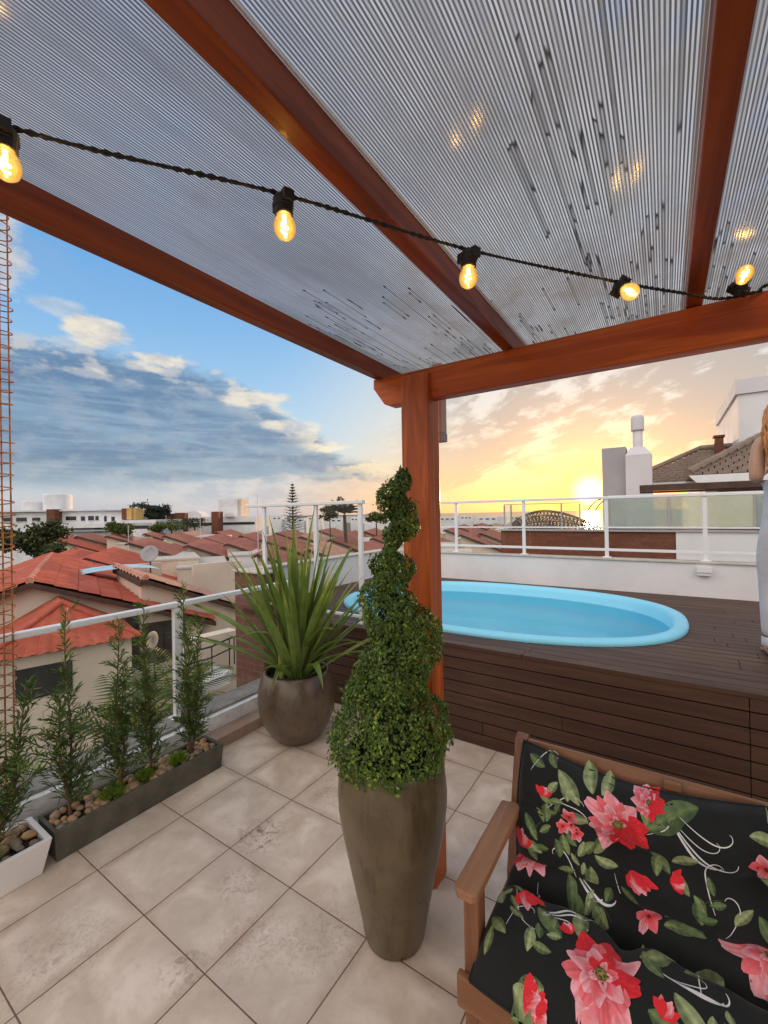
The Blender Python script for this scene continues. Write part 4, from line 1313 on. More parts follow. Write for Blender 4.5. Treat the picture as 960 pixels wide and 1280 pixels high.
cushion('back_cushion', 'black back cushion printed with coral flowers leaning on the bench back', back_surf, BA1-BA0, 0.36, back_back, prints=back_print, n=110, m=34)

def seat_surf(a, c, h):
    u, v = a/(BA1-BA0), c/0.46
    puff = 0.112*edge_round(u, 0.05)*edge_round(v, 0.24)
    q = 0.078*math.exp(-((v-0.56-0.03*sin(a*9))/0.06)**2)
    for uc in (0.24, 0.50, 0.76):
        q += 0.05*math.exp(-((u-uc)/0.026)**2)*math.exp(-((v-0.55)/0.22)**2)
    puff = max(0.002, puff - q*edge_round(u,0.07)) + (0.005*sin(a*15+c*11)+0.003*sin(a*37-c*29)+0.0022*sin(a*59+c*67))*edge_round(u)*edge_round(v)
    droop = -0.012*(1-edge_round(v,0.2))*(1 if v < 0.5 else 0)
    return Vector((BA0-0.012+a, 1.035+c - 0.012*sin(a*10)*(1-v), 0.392 + puff + h + droop))
def seat_back(a, c):
    u, v = a/(BA1-BA0), c/0.46
    e = edge_round(u,0.05)*edge_round(v,0.22)
    p = seat_surf(a, c, 0)
    return Vector((p.x, p.y, (0.394)*(1-e) + 0.3645*e if e > 0.02 else p.z))
def seat_print(P):
    random.seed(9)
    w = lambda x, y: (x-BA0+0.012, y-1.035)
    F = P
    for (x,y,an,L) in ((-0.24,1.165,2.5,0.09),(-0.20,1.19,1.7,0.08),(-0.07,1.20,0.5,0.085),(-0.05,1.09,-0.3,0.085),(-0.26,1.06,3.5,0.08),(-0.10,1.235,1.2,0.08)):
        F.leaf(*w(x,y), an, L)
    F.flower(*w(-0.145,1.12), 0.092, 2.2)
    F.flower(*w(0.20,1.37), 0.10, 1.0)
    F.bud(*w(0.11,1.44), 0.04, 1.3)
    F.flower(*w(-0.375,1.385), 0.062, 3.3)
    F.bud(*w(-0.345,1.235), 0.040, -1.0); F.blossom(*w(-0.055,1.345), 0.032)
    for (x,y,an,L) in ((-0.365,1.10,2.6,0.06),(-0.33,1.045,-0.3,0.06),(-0.31,1.15,-1.5,0.055),(-0.335,1.16,2.8,0.045),(-0.26,1.37,-1.1,0.06),(-0.235,1.39,0.1,0.06),(-0.24,1.34,-0.9,0.055),(-0.20,1.28,0.9,0.05),(-0.17,1.30,2.0,0.045),(-0.02,1.33,0.4,0.07),(-0.04,1.30,-1.4,0.07),
                       (-0.02,1.17,2.4,0.07),(0.0,1.14,-0.8,0.08),(0.02,1.21,0.7,0.06),(0.07,1.35,2.9,0.08),(0.10,1.30,3.6,0.08),(0.06,1.12,-0.6,0.09),(-0.40,1.18,2.0,0.05),(-0.41,1.06,1.4,0.05)):
        F.leaf(*w(x,y), an, L)
    F.bud(*w(-0.29,1.045), 0.028, 0.4); F.bud(*w(-0.265,1.04),0.02,0.0)
    F.flourish(*w(-0.26,1.43), -1.0, 0.9, 1)
    F.swirl(*w(-0.38,1.25), -1.3, 0.13, 0.9, 0.0014); F.swirl(*w(-0.36,1.32), -1.3, 0.10, 0.7, 0.0014); F.swirl(*w(-0.34,1.33), -1.6, 0.10, 0.8, 0.0014)
    F.swirl(*w(-0.02,1.365), 0.3, 0.12, -0.7, 0.0018); F.swirl(*w(-0.03,1.39), 0.2, 0.14, -0.6, 0.0014)
    F.swirl(*w(-0.02,1.07), 0.1, 0.13, 0.9); F.swirl(*w(0.05,1.17), 1.7, 0.13, -1.2, 0.0022); F.swirl(*w(-0.20,1.24), 0.9, 0.10, -1.0, 0.0014)
    F.sprig(*w(-0.31,1.10), 1.0, 0.10, 4); F.sprig(*w(-0.25,1.30), 0.4, 0.11, 4); F.sprig(*w(-0.05,1.24), 0.3, 0.12, 5); F.sprig(*w(0.04,1.06), 0.9, 0.11, 4); F.sprig(*w(-0.40,1.30), -1.4, 0.10, 4)
    F.flourish(*w(-0.30,1.20), 0.6, 0.7, -1); F.flourish(*w(-0.02,1.18), -0.2, 0.75, 1); F.swirl(*w(-0.37,1.12), 1.5, 0.11, -1.2, 0.0013); F.swirl(*w(-0.21,1.42), -0.4, 0.13, 0.9, 0.0014); F.swirl(*w(0.02,1.42), 2.6, 0.11, 1.2, 0.0014)
    F.blossom(*w(-0.33,1.30), 0.02); F.bud(*w(-0.02,1.10), 0.026, 1.2); F.bud(*w(-0.23,1.20), 0.022, 2.4)
    for x in (0.42,0.62,0.82):
        y = random.uniform(1.12,1.38); F.leaf(*w(x+0.06,y+0.04),0.7,0.08); F.leaf(*w(x-0.07,y),2.8,0.08); F.flower(*w(x,y), random.uniform(0.07,0.09), x*7); F.bud(*w(x+0.05,y-0.1 if y>1.25 else y+0.12),0.03,-0.5)
cushion('seat_cushion', 'black seat cushion printed with coral flowers and white swirls on the bench', seat_surf, BA1-BA0, 0.46, seat_back, prints=seat_print, n=110, m=40)

# ------------------------------------------------------------------ person on the deck
def skin_mesh(name, mat, verts, edges, radii, parent, sub=2, root=0):
    me = bpy.data.meshes.new(name)
    o0 = parent.location
    me.from_pydata([tuple(Vector(v)-o0) for v in verts], edges, [])
    me.materials.append(mat)
    o = bpy.data.objects.new(name, me); COL.objects.link(o); o.parent = parent
    sk = o.modifiers.new('skin', 'SKIN'); sk.use_smooth_shade = True
    for i, r in enumerate(radii):
        d = me.skin_vertices[0].data[i]
        d.radius = r if isinstance(r, tuple) else (r, r)
        d.use_root = (i == root)
    ss = o.modifiers.new('sub', 'SUBSURF'); ss.levels = sub; ss.render_levels = sub
    return o
GX, GY, GZ = 0.65, 3.50, 0.676
t = thing('person', 'barefoot person with long strawberry blonde hair and pale grey trousers standing on the deck', 'person', (GX,GY,GZ))
def G(x, y, z): return (GX+x, GY+y, GZ+z)
bv = [G(0,0,0.90), G(0,0.0,1.02), G(0,0.005,1.17), G(0,0.0,1.30), G(0,-0.012,1.385), G(0,0.0,1.44), G(0,0.012,1.50), G(0,0.02,1.565), G(0,0.01,1.62),
      G(-0.155,-0.01,1.335), G(-0.178,-0.03,1.10), G(-0.14,0.18,1.13), G(-0.10,0.28,1.16),
      G(0.155,-0.01,1.335), G(0.215,0.02,1.10), G(0.13,0.21,1.09), G(0.05,0.28,1.15),
      G(-0.085,0,0.84), G(-0.105,0.01,0.48), G(-0.110,-0.03,0.09), G(-0.112,0.01,0.035), G(-0.118,0.115,0.02),
      G(0.085,0,0.84), G(0.10,0.02,0.48), G(0.105,-0.02,0.09), G(0.107,0.02,0.035), G(0.113,0.125,0.02), G(-0.110,-0.055,0.03), G(0.105,-0.045,0.03)]
be = [(0,1),(1,2),(2,3),(3,4),(4,5),(5,6),(6,7),(7,8),(3,9),(9,10),(10,11),(11,12),(3,13),(13,14),(14,15),(15,16),(0,17),(17,18),(18,19),(19,20),(20,21),(0,22),(22,23),(23,24),(24,25),(25,26),(20,27),(25,28)]
br = [(0.135,0.10),(0.105,0.08),(0.125,0.09),(0.12,0.075),(0.06,0.055),(0.046,0.048),(0.07,0.082),(0.078,0.095),(0.05,0.06),
      0.05,0.038,0.030,0.024, 0.05,0.038,0.030,0.024, 0.085,0.055,0.036,0.036,0.022, 0.085,0.055,0.036,0.036,0.022, 0.028,0.028]
skin_mesh('body', M['skin'], bv, be, br, t)
# trousers
tv = [G(0,-0.005,0.96), G(0,-0.01,0.88), G(-0.09,-0.02,0.80), G(-0.105,0.0,0.62), G(-0.107,0.01,0.46), G(-0.112,-0.02,0.26), G(-0.113,-0.03,0.115), G(0.09,-0.02,0.80), G(0.102,0.0,0.62), G(0.102,0.02,0.46), G(0.107,-0.01,0.26), G(0.108,-0.02,0.115), G(0,-0.003,1.0)]
te = [(0,1),(1,2),(2,3),(3,4),(4,5),(5,6),(1,7),(7,8),(8,9),(9,10),(10,11),(0,12)]
tr = [(0.138,0.105),(0.160,0.125),(0.088,0.115),(0.078,0.088),(0.066,0.072),(0.062,0.064),0.058,(0.088,0.115),(0.078,0.088),(0.066,0.072),(0.062,0.064),0.058,(0.125,0.095)]
tro = skin_mesh('trousers', M['trousers'], tv, te, tr, t)
b = MB()
for sx in (-0.113, 0.108):
    b.lathe([(0.050,0.070),(0.056,0.075),(0.057,0.095),(0.055,0.125),(0.050,0.130)], G(sx,-0.03 if sx < 0 else -0.02,0.0), 20)
b.build('cuff', M['trousers'], tro, smooth=True)
tv = [G(0,0.0,1.16), G(0,0.004,1.205), G(0,0.004,1.24)]
skin_mesh('crop_top', M['top'], tv, [(0,1),(1,2)], [(0.132,0.098),(0.135,0.100),(0.132,0.095)], t, 2)
# hair: a mass of long strands down the back, face turned to the sunset
hb = MB(); random.seed(77)
for i in range(420):
    a = random.uniform(0, 2*pi); el = random.uniform(0.1, 1.45)
    hx, hy, hz = 0.083*cos(a)*cos(el), 0.100*sin(a)*cos(el), 0.075*sin(el)
    if hy > 0.055 and el < 0.8: continue
    base = Vector(G(hx, hy+0.012, 1.575+hz))
    out = Vector((hx, min(hy,-0.02), 0)).normalized()
    L = random.uniform(0.30, 0.47)
    side = hx*0.8 + random.gauss(0, 0.022) - 0.055
    pts = [base]
    for k in range(1, 8):
        f = k/7
        x = hx + (side-hx)*f + out.x*0.035*sin(pi*min(1,f*1.2)) + 0.008*sin(f*9+i)
        y = hy + (-0.105 - hy)*min(1,f*1.7) - 0.015*sin(pi*f) + random.gauss(0,0.003)
        pts.append(Vector(G(x, y+0.012, 1.575+hz - L*f - 0.01)))
    hb.tube(pts, [0.0085,0.0095,0.0095,0.009,0.008,0.007,0.005,0.001], 5)
hb.lathe([(0.088,-0.02),(0.092,0.02),(0.078,0.06),(0.045,0.088),(0.0,0.096)], G(0,-0.005,1.57), 24)
hb.build('hair', M['hair'], t, smooth=True)
# face features (turned away from the camera)
b = MB()
for sx in (-0.032, 0.032):
    b.lathe([(0.0,-0.010),(0.008,-0.006),(0.010,0.0),(0.008,0.006),(0.0,0.010)], G(sx,0.098,1.535), 10)
b.build('eye', M['dark_eye'], t, smooth=True)
b = MB(); b.tube([G(0,0.100,1.535),G(0,0.118,1.505),G(0,0.103,1.497)], [0.008,0.013,0.007], 8); b.build('nose', M['skin'], t, smooth=True)
b = MB(); b.tube([G(-0.024,0.088,1.472),G(0,0.099,1.470),G(0.024,0.088,1.472)], [0.003,0.007,0.003], 8); b.build('mouth', M['lip'], t, smooth=True)
for s, hand in ((-1, 12), (1, 16)):
    p = Vector(bv[hand]); e = Vector(bv[hand-1]); d = (p-e).normalized()
    w_ = d.cross(Vector((0,0,1))).normalized()
    b = MB()
    b.tube([p-d*0.02, p+d*0.03, p+d*0.075], [(0.02),(0.026),(0.022)], 10)
    for k, (o, L) in enumerate(((-0.024,0.06),(-0.008,0.07),(0.008,0.066),(0.023,0.05))):
        q = p + d*0.068 + w_*o
        b.tube([q, q+d*L*0.45+Vector((0,0,-0.006)), q+d*L*0.8+Vector((0,0,-0.022)), q+d*L*0.9+Vector((0,0,-0.036))], [0.009,0.0085,0.0078,0.006], 8)
    q = p + d*0.015 - w_*0.022*s
    b.tube([q, q - w_*0.025*s + d*0.025, q - w_*0.03*s + d*0.05], [0.010,0.0095,0.007], 8)
    b.build('hand', M['skin'], t, smooth=True)
for s, ix in ((-1, 21), (1, 26)):
    p = Vector(bv[ix]); b = MB()
    for k in range(5):
        q = p + Vector((s*(-0.026+0.013*k), 0.012-0.004*k, -0.004)); r = 0.011 - 0.001*k
        b.tube([q, q+Vector((0,0.022,-0.003)), q+Vector((0,0.034,-0.006))], [r,r,r*0.6], 8)
    b.build('toes', M['skin'], t, smooth=True)
# ------------------------------------------------------------------ town: ground, sea
GZ0 = -6.2
b = MB(); S = 4000
b.add([(-S,-S,GZ0),(S,-S,GZ0),(S,S,GZ0),(-S,S,GZ0)], [(0,1,2,3)]); struct(b.build('ground', M['ground']))
b = MB()
b.add([(-90,170,GZ0+0.05),(S,170,GZ0+0.05),(S,S*2,GZ0+0.05),(-2600,S*2,GZ0+0.05),(-900,900,GZ0+0.05)], [(0,1,2,3,4)]); struct(b.build('sea', M['sea']))

M['roof_dark'] = mat_roof('shaded_roof_tile_joints', (0.23, 0.052, 0.034), (0.31, 0.078, 0.048), (0.16, 0.042, 0.030))
HD = Vector((-0.964, 0.265, 0)); SD = Vector((0.265, 0.964, 0))

def tile_slope(b, o, u, L, v, run, drop, pu=0.26, pv=0.42, amp=0.055, fine=True):
    """a slope of barrel tiles: u along the ridge, v down the slope"""
    nu = max(2, int(L/pu)); k = 4 if fine else 2
    nv = max(2, int(run/pv))
    vs, fs = [], []
    N = nu*k
    lift = 0.03 if fine else 0.0
    rows = []
    for j in range(nv+1):
        rows.append((j/nv, lift)); 
        if fine and j < nv: rows.append(((j+0.96)/nv, 0.0 if False else lift*1.7))
    for f, up in rows:
        base = o + v*(run*f) + Vector((0,0,-drop*f + up))
        for i in range(N+1):
            g = i/N
            w = abs(sin(pi*i/k)) if k == 4 else (i % 2)
            vs.append(base + u*(L*g) + Vector((0,0,amp*w + random.uniform(-0.006,0.006))))
    for j in range(len(rows)-1):
        for i in range(N):
            a = j*(N+1)+i; fs.append((a,a+1,a+N+2,a+N+1))
    o_ = len(b.f); b.add(vs, fs)
    if fine:
        for q in range(len(fs)):
            j, i = divmod(q, N)  # valleys and risers: shade put into the colour by the darker material
            if i % k == k-1 or j % 2 == 1: b.m[o_+q] = 1

def gable_house(name, label, C, L, run, drop, roof, wallm, run_l=None, group=None, fine=True, rot=0.0, windows=(), ridge=True, z0=GZ0, u=None, v=None, overhang=0.35, eaves=True, annex=0.0, pu=0.26, pv=0.42, amp=0.055):
    C = Vector(C)
    R = Matrix.Rotation(rot, 3, 'Z')
    u = R @ (u or HD); v = R @ (v or SD)
    run_l = run if run_l is None else run_l
    drop_l = drop*run_l/run if run > 0 else 0
    t = thing(name, label, 'house', (C.x, C.y, z0), group)
    b = MB()
    tile_slope(b, C, u, L, v, run, drop, fine=fine, pu=pu if fine else 0.6, pv=pv if fine else 2.0, amp=amp)
    if run_l > 0:
        tile_slope(b, C, u, L, -v, run_l, drop_l, fine=fine, pu=pu if fine else 0.6, pv=pv if fine else 2.0, amp=amp)
    ro = b.build('roof', [roof, M['roof_dark']], t, smooth=False)
    b = MB()
    # underside and verge boards
    th = Vector((0,0,-0.14))
    p = [C + Vector((0,0,-0.03)), C + v*run + Vector((0,0,-drop-0.03)), C + v*run + u*L + Vector((0,0,-drop-0.03)), C + u*L + Vector((0,0,-0.03))]
    b.prism(p, (0,0,0), th)
    if run_l > 0:
        p = [C + Vector((0,0,-0.031)), C - v*run_l + Vector((0,0,-drop_l-0.031)), C - v*run_l + u*L + Vector((0,0,-drop_l-0.031)), C + u*L + Vector((0,0,-0.031))]
        b.prism(p, (0,0,0), th)
    b.build('eaves', M['brown_frame'], ro)
    b = MB()
    o = u*overhang
    zr = -0.175
    rr, rl = run-overhang, max(0.05, run_l-overhang)
    dr, dl = drop*rr/run, drop_l*rl/max(run_l,0.01) if run_l > 0 else 0.0
    top = C + o + Vector((0,0,zr))
    gp = [top, top + v*rr + Vector((0,0,-dr)), Vector((*(top+v*rr).xy, z0)), Vector((*(top-v*rl).xy, z0)), top - v*rl + Vector((0,0,-dl))]
    b.prism(gp, (0,0,0), u*(L-2*overhang))
    b.build('wall', wallm, t)
    if annex:
        b = MB(); q = C + v*(run-0.12) + u*0.15; zt = C.z - drop*random.uniform(0.25,0.6)
        b.prism([Vector((*q.xy,z0)), Vector((*(q+v*annex).xy,z0)), Vector((*(q+v*annex).xy,zt)), Vector((*q.xy,zt))], (0,0,0), u*(L*0.8))
        b.build('annex', wallm, t)
        b = MB(); b.prism([Vector((*(q-v*0.06).xy,zt+0.002)), Vector((*(q+v*(annex+0.06)).xy,zt+0.002)), Vector((*(q+v*(annex+0.06)).xy,zt+0.10)), Vector((*(q-v*0.06).xy,zt+0.10))], u*-0.06, u*(L*0.8+0.06))
        b.build('annex_roof', M['stone_cap'], t)
    if ridge:
        b = MB(); n = max(4, int(L/0.42))
        for i in range(n):
            a = C + u*(L*i/n) + Vector((0,0,0.02)); c = C + u*(L*(i+1.12)/n) + Vector((0,0,0.045))
            b.tube([a,c], [0.10,0.075], 8)
        b.build('ridge_tiles', M['ridge'], ro)
    for (v0, v1, za, zb_, d) in windows:
        b = MB()
        q = C + o - u*0.012
        pts = [q+v*v0, q+v*v1]
        b.add([Vector((*pts[0].xy,za)),Vector((*pts[1].xy,za)),Vector((*pts[1].xy,zb_)),Vector((*pts[0].xy,zb_))], [(0,1,2,3)])
        w = b.build('window', M['window'], t)
        b = MB()
        for s in (v0, (v0+v1)/2, v1):
            k = q+v*s - u*0.012; b.bar(Vector((*k.xy,za)), Vector((*k.xy,zb_)), 0.07, 0.05)
        for zz in (za, zb_):
            a = q+v*(v0-0.03)-u*0.012; c = q+v*(v1+0.03)-u*0.012
            b.bar(Vector((*a.xy,zz)), Vector((*c.xy,zz)), 0.05, 0.07)
        b.build('frame', M['brown_frame'], w)
    return t
random.seed(50)
gable_house('red_roof_house', 'nearest house with a wide bright terracotta roof just below the handrail', (-13.74,4.115,0.0), 10.3, 4.6, 1.75, M['roof_red'], M['cream'], rot=-0.10, pu=0.62, pv=0.5, amp=0.10,
            windows=((1.5,2.45,-2.75,-1.35,0),(2.6,3.7,-2.75,-1.62,0),(-1.6,-0.4,-4.6,-3.4,0)))
# hipped porch: its tiled front face looks at the terrace
t = thing('porch', 'low terracotta hipped porch roof in front of the nearest red roofed house', 'porch', (-12.6,4.3,GZ0))
b = MB(); C2 = Vector((-12.46,4.37,-0.48)); RUN, OUT, DROP = 1.5, 1.25, 0.86
pv = []; ni, nj = 48, 10
vs, fs = [], []
for j in range(nj+1):
    f = j/nj
    for i in range(ni+1):
        g = -1+2*i/ni
        vs.append(C2 + SD*(RUN*g*f) - HD*(OUT*f) + Vector((0,0,-DROP*f + 0.03*abs(sin(pi*g*f*RUN/0.24)))))
for j in range(nj):
    for i in range(ni):
        o = j*(ni+1)+i; fs.append((o,o+1,o+ni+2,o+ni+1))
b.add(vs, fs)
for sg in (-1, 1):
    b.add([C2, C2+SD*sg*RUN-HD*OUT+Vector((0,0,-DROP)), C2+SD*sg*RUN+HD*1.4+Vector((0,0,-DROP)), C2+HD*1.4], [(0,1,2,3)])
ro = b.build('roof', M['roof_red'], t)
b = MB()
for sg in (-1, 1):
    b.tube([C2+Vector((0,0,0.03)), C2+SD*sg*RUN-HD*OUT+Vector((0,0,-DROP+0.03))], 0.06, 8)
b.build('hip_tiles', M['roof_red'], ro)
b = MB(); q = C2 - HD*(OUT-0.25); zt = C2.z-DROP-0.05
b.prism([Vector((*(q-SD*(RUN-0.2)).xy,GZ0)),Vector((*(q+SD*(RUN-0.2)).xy,GZ0)),Vector((*(q+SD*(RUN-0.2)).xy,zt)),Vector((*(q-SD*(RUN-0.2)).xy,zt))], (0,0,0), HD*1.2); b.build('wall', M['cream'], t)
b = MB(); q2 = q-HD*0.02; b.add([Vector((*(q2-SD*0.9).xy,zt-0.95)),Vector((*(q2+SD*0.1).xy,zt-0.95)),Vector((*(q2+SD*0.1).xy,zt-0.25)),Vector((*(q2-SD*0.9).xy,zt-0.25))], [(0,1,2,3)]); b.build('window', M['window'], t)
gable_house('tan_roof_house', 'house with a bleached tan tiled roof beyond the nearest red roof', (-12.89,6.62,-0.2), 4.6, 3.3, 1.45, M['roof_tan'], M['cream'], run_l=0.15, pu=0.5, pv=0.5, amp=0.08, windows=((0.6,1.6,-3.2,-2.0,0),))

def px_world(u, v, z):
    """foot of a sight line at height z (bearing and dip taken from the photograph)"""
    h = 648.3 - 0.0173*(u-0)
    d = 531.8*(EYE-z)/(v-h)
    return cam2w((u-480)/531.8*d, d, z)
FAR = [ (105,695,8,4.2,1.6,'r'), (67,693,7,4.4,1.7,'r'), (195,686,7,4.2,1.6,'o'), (233,679,8,4.6,1.7,'o'), (283,677,7,4.0,1.5,'o'), (67,672,9,5.4,2.0,'r'), (95,668,9,5.6,2.0,'o'), (133,667.5,10,5.6,2.0,'o'),
        (180,665,9,5.0,1.9,'o'), (205,667,8,4.5,1.8,'o'), (227,664,9,5.0,1.9,'t'), (255,670,8,4.6,1.7,'o'), (160,676,8,4.5,1.7,'o'), (270,663,9,5,1.9,'o'), (300,667,8,4.6,1.8,'o'),
        (325,672,8,4.6,1.7,'o'), (345,664,9,5,1.8,'o'), (352,681,7,4.2,1.6,'o'), (375,668,8,4.6,1.7,'t'), (398,661,9,5,1.9,'o'), (412,672,7,4.2,1.6,'o'), (432,665,8,4.6,1.8,'o'), (455,662,9,5,1.9,'o'), (465,670,7,4.2,1.6,'o'), (320,690,6,4.0,1.5,'o'),
        (385,684,6,3.8,1.5,'t'), (440,683,6,3.8,1.5,'o'), (570,656,9,5,1.8,'o'), (593,654,10,5,1.9,'o'), (612,654,9,5,1.8,'t'), (556,660,8,4.5,1.7,'o'), (575,666,7,4.2,1.6,'o'), (600,664,7,4.2,1.6,'o'), (630,653,9,5,1.9,'o'), (150,661,10,5.5,2,'o'), (490,660,9,5,1.9,'o'), (510,664,8,4.6,1.7,'o')]
names = {'r': ('terracotta', M['roof_red']), 'o': ('weathered red', M['roof_old']), 't': ('faded tan', M['roof_tan'])}
special = {0: 'second nearest red roofed house, past the bleached tan roof', 1: 'red roofed house half hidden behind the leafy tree beyond the handrail', 2: 'weathered red roofed house behind the satellite dish', 3: 'long weathered red roof in the middle of the rows left of the glass screen', 4: 'weathered red roof just left of the glass screen'}
for i, (u, v, L, run, drop, kd) in enumerate(FAR):
    z = -0.3 + random.uniform(-0.08,0.08)
    P = px_world(u, v, z)
    nm, rm = names[kd]
    g = 'houses in the far rows, %s' % ('beyond the deck wall' if u > 540 else 'behind the glass screen' if u > 310 else 'beyond the handrail')
    lab = special.get(i, ('small %s roofed house seen in the far rows beyond the deck wall' if u > 540 else 'small %s roofed house seen through the glass screen' if u > 310 else 'small %s roofed house in the far rows beyond the handrail') % nm)
    if i in special: g = None
    else: g = g + ', ' + nm
    gable_house('row_house', lab, P, L, run, drop, rm, random.choice([M['cream'], M['far_white'], M['cream']]), group=g, fine=False, rot=-0.22-0.0016*max(0,u-60)+random.uniform(-0.05,0.05), ridge=False, run_l=0.25, annex=random.uniform(1.6,3.0))
# two plain walls in front of the rows and pale low blocks towards the horizon
for (u, v, w, z, lab) in ((176,703,44,-0.42,'plain cream wall between the bleached tan roof and the nearest red roof'), (272,701,62,-0.45,'wide cream wall right of the satellite dish, under the glass screen end')):
    P = px_world(u, v, z); d = P.xy.length
    wd = w/531.8*d*0.9
    b = MB(); a = P - SD*wd/2; c = P + SD*wd/2
    b.prism([Vector((*a.xy,GZ0)),Vector((*c.xy,GZ0)),Vector((*c.xy,z)),Vector((*a.xy,z))], (0,0,0), HD*0.22)
    tag(b.build('party_wall', M['cream']), lab, 'wall')
# satellite dish on the tan roof
P = px_world(186, 690, 0.28)
P = cam2w((186-480)/531.8*18, 18, EYE-(690-645)/531.8*18)
t = thing('satellite_dish', 'round grey satellite dish on a pole above the bleached tan roof', 'dish', (P.x,P.y,P.z-1.2))
ax = Vector((0.55,-0.6,0.35)).normalized(); xx = ax.cross(Vector((0,0,1))).normalized(); yy = ax.cross(xx)
Mx = Matrix(((xx.x,yy.x,ax.x,P.x),(xx.y,yy.y,ax.y,P.y),(xx.z,yy.z,ax.z,P.z),(0,0,0,1)))
b = MB(); b.lathe([(0,-0.08),(0.12,-0.07),(0.24,-0.035),(0.35,0.01),(0.36,0.012),(0.35,0.02),(0.24,-0.02),(0.12,-0.055),(0,-0.065)], seg=28, M=Mx); b.build('reflector', M['dish'], t, smooth=True)
b = MB(); b.tube([P+ax*(-0.08), P-Vector((0,0,0.3))-ax*0.1, P-Vector((0,0,1.25))-ax*0.1], 0.03, 8); b.build('mast', M['brown_frame'], t)
b = MB(); b.tube([P-yy*0.3, P+ax*0.35], 0.012, 6); b.lathe([(0,0.30),(0.04,0.31),(0.04,0.38),(0,0.39)], seg=10, M=Mx); b.build('feed_arm', M['grey_panel'], t)
for u, v0, d, lab in ((322,617,26,'tall thin white mast rising left of the glass screen'),(250,640,40,'thin television aerial above the middle far roofs'),(160,652,38,'thin television aerial above the roofs by the low white block'),(392,655,36,'thin aerial seen behind the glass screen')):
    top = cam2w((u-480)/531.8*d, d, EYE+(643-v0)/531.8*d)
    t = thing('aerial', lab, 'aerial', (top.x,top.y,-1.5))
    b = MB(); b.tube([Vector((top.x,top.y,-1.5)), top], 0.022, 6); b.build('mast', M['far_white'], t)
    if u != 322:
        b = MB()
        for q in range(4):
            p = top-Vector((0,0,0.08+0.16*q)); w = HD*(0.34-0.05*q)+SD*(0.2-0.03*q)
            b.tube([p-w, p+w], 0.010, 5)
        b.build('crossbar', M['grey_panel'], t)
# blue tarpaulin hump between the roofs
P = px_world(150, 706, -0.15)
b = MB(); vs, fs = [], []
for i in range(13):
    for j in range(5):
        f = i/12; g = j/4
        q = P + SD*(-1.3+2.6*f) + HD*(g*1.6)
        vs.append(Vector((q.x,q.y,-0.36+0.13*sin(pi*f)**0.7)))
for i in range(12):
    for j in range(4):
        o = i*5+j; fs.append((o,o+5,o+6,o+1))
b.add(vs, fs)
M['tarp'] = simple('pale_blue_sheet', (0.36,0.55,0.66), 0.6, 0.2, 2)
tag(b.build('canopy', M['tarp'], smooth=True), 'pale blue humped plastic canopy between the red and tan roofs', 'canopy')
# outdoor stair with a dark handrail below the terrace
t = thing('outdoor_stair', 'white stair stringer with thin dark handrail below the terrace railing', 'staircase', (-7.4,4.7,GZ0))
def px_x(u, v, X):
    k = (u-480)/531.8; 
    dx = k*cos(YAW)-sin(YAW); dy = k*sin(YAW)+cos(YAW)
    s = X/dx
    h = 648.3-0.0173*u
    return Vector((X, dy*s, EYE-(v-h)/531.8*s))
b = MB(); A = [px_x(238,873,-7.2), px_x(284,852,-7.2), px_x(287,836,-7.2), px_x(282,836,-7.2), px_x(278,842,-7.2), px_x(238,858,-7.2)]
b.prism(A, (0,0,0), (-0.5,0,0)); b.build('stringer', M['far_white'], t)
b = MB(); R = [px_x(u,v,-7.6) for u,v in ((190,828),(240,812),(262,806),(284,796),(290,794),(300,793))]
b.tube(R, 0.018, 6); R2 = [p+Vector((0,0,-0.22)) for p in R]; b.tube(R2, 0.014, 6)
for p, q in zip(R, R2): b.tube([p+Vector((0,0,0.0)), q+Vector((0,0,-0.35))], 0.014, 6)
b.build('handrail', M['black'], t)
b = MB(); A = [px_x(230,800,-7.9), px_x(295,785,-7.9), px_x(295,900,-7.9), px_x(230,905,-7.9)]
b.prism(A, (0,0,0), (-0.3,0,0)); b.build('wall', M['cream'], t)
P = px_x(186,800,-9.5)
b = MB(); Mx = Matrix.Translation(P) @ Matrix.Rotation(radians(95),4,'Y') @ Matrix.Rotation(radians(-25),4,'X')
b.lathe([(0,-0.06),(0.15,-0.04),(0.23,0.01),(0.22,0.02),(0.12,-0.02),(0,-0.03)], seg=24, M=Mx)
t = thing('wall_dish', 'pale round dish fixed low on the nearest house beneath its red roof', 'dish', (P.x,P.y,P.z-0.6))
b.build('reflector', M['dish'], t, smooth=True)
b = MB(); b.tube([P+Vector((-0.05,0,0)), P+Vector((-0.25,0,-0.1)), P+Vector((-0.25,0,-0.9))], 0.035, 8); b.build('bracket', M['far_white'], t)

# ------------------------------------------------------------------ far blocks
def camrot(): return Matrix.Rotation(YAW, 4, 'Z')
def cbox(b, u0, u1, v0, v1, d, depth, mi=0, zlow=None):
    """box whose front face spans the bearings u0..u1 and the heights v0(top)..v1 at distance d"""
    h = 648.3-0.0173*(u0+u1)/2
    x0, x1 = (u0-480)/531.8*d, (u1-480)/531.8*d
    zt = EYE+(h-v0)/531.8*d; zb2 = EYE+(h-v1)/531.8*d if zlow is None else zlow
    b.box(x0, x1, d, d+depth, zb2, zt, mi, camrot())
    return cam2w((x0+x1)/2, d, zb2)
D = 62
t = thing('apartment_block', 'long white apartment block with dark windows and a balcony band behind the leafy tree', 'building', tuple(cam2w(-47,D+3,GZ0)))
b = MB(); cbox(b, -40, 154, 637.5, 0, D, 12, zlow=GZ0); b.build('wall', M['far_white'], t)
b = MB(); cbox(b, -42, 156, 635.5, 637.4, D-0.6, 13); b.build('parapet', M['far_white'], t)
b = MB(); cbox(b, 68, 190, 652.5, 657.5, D-2.0, 1.9); b.build('balcony', M['far_white'], t)
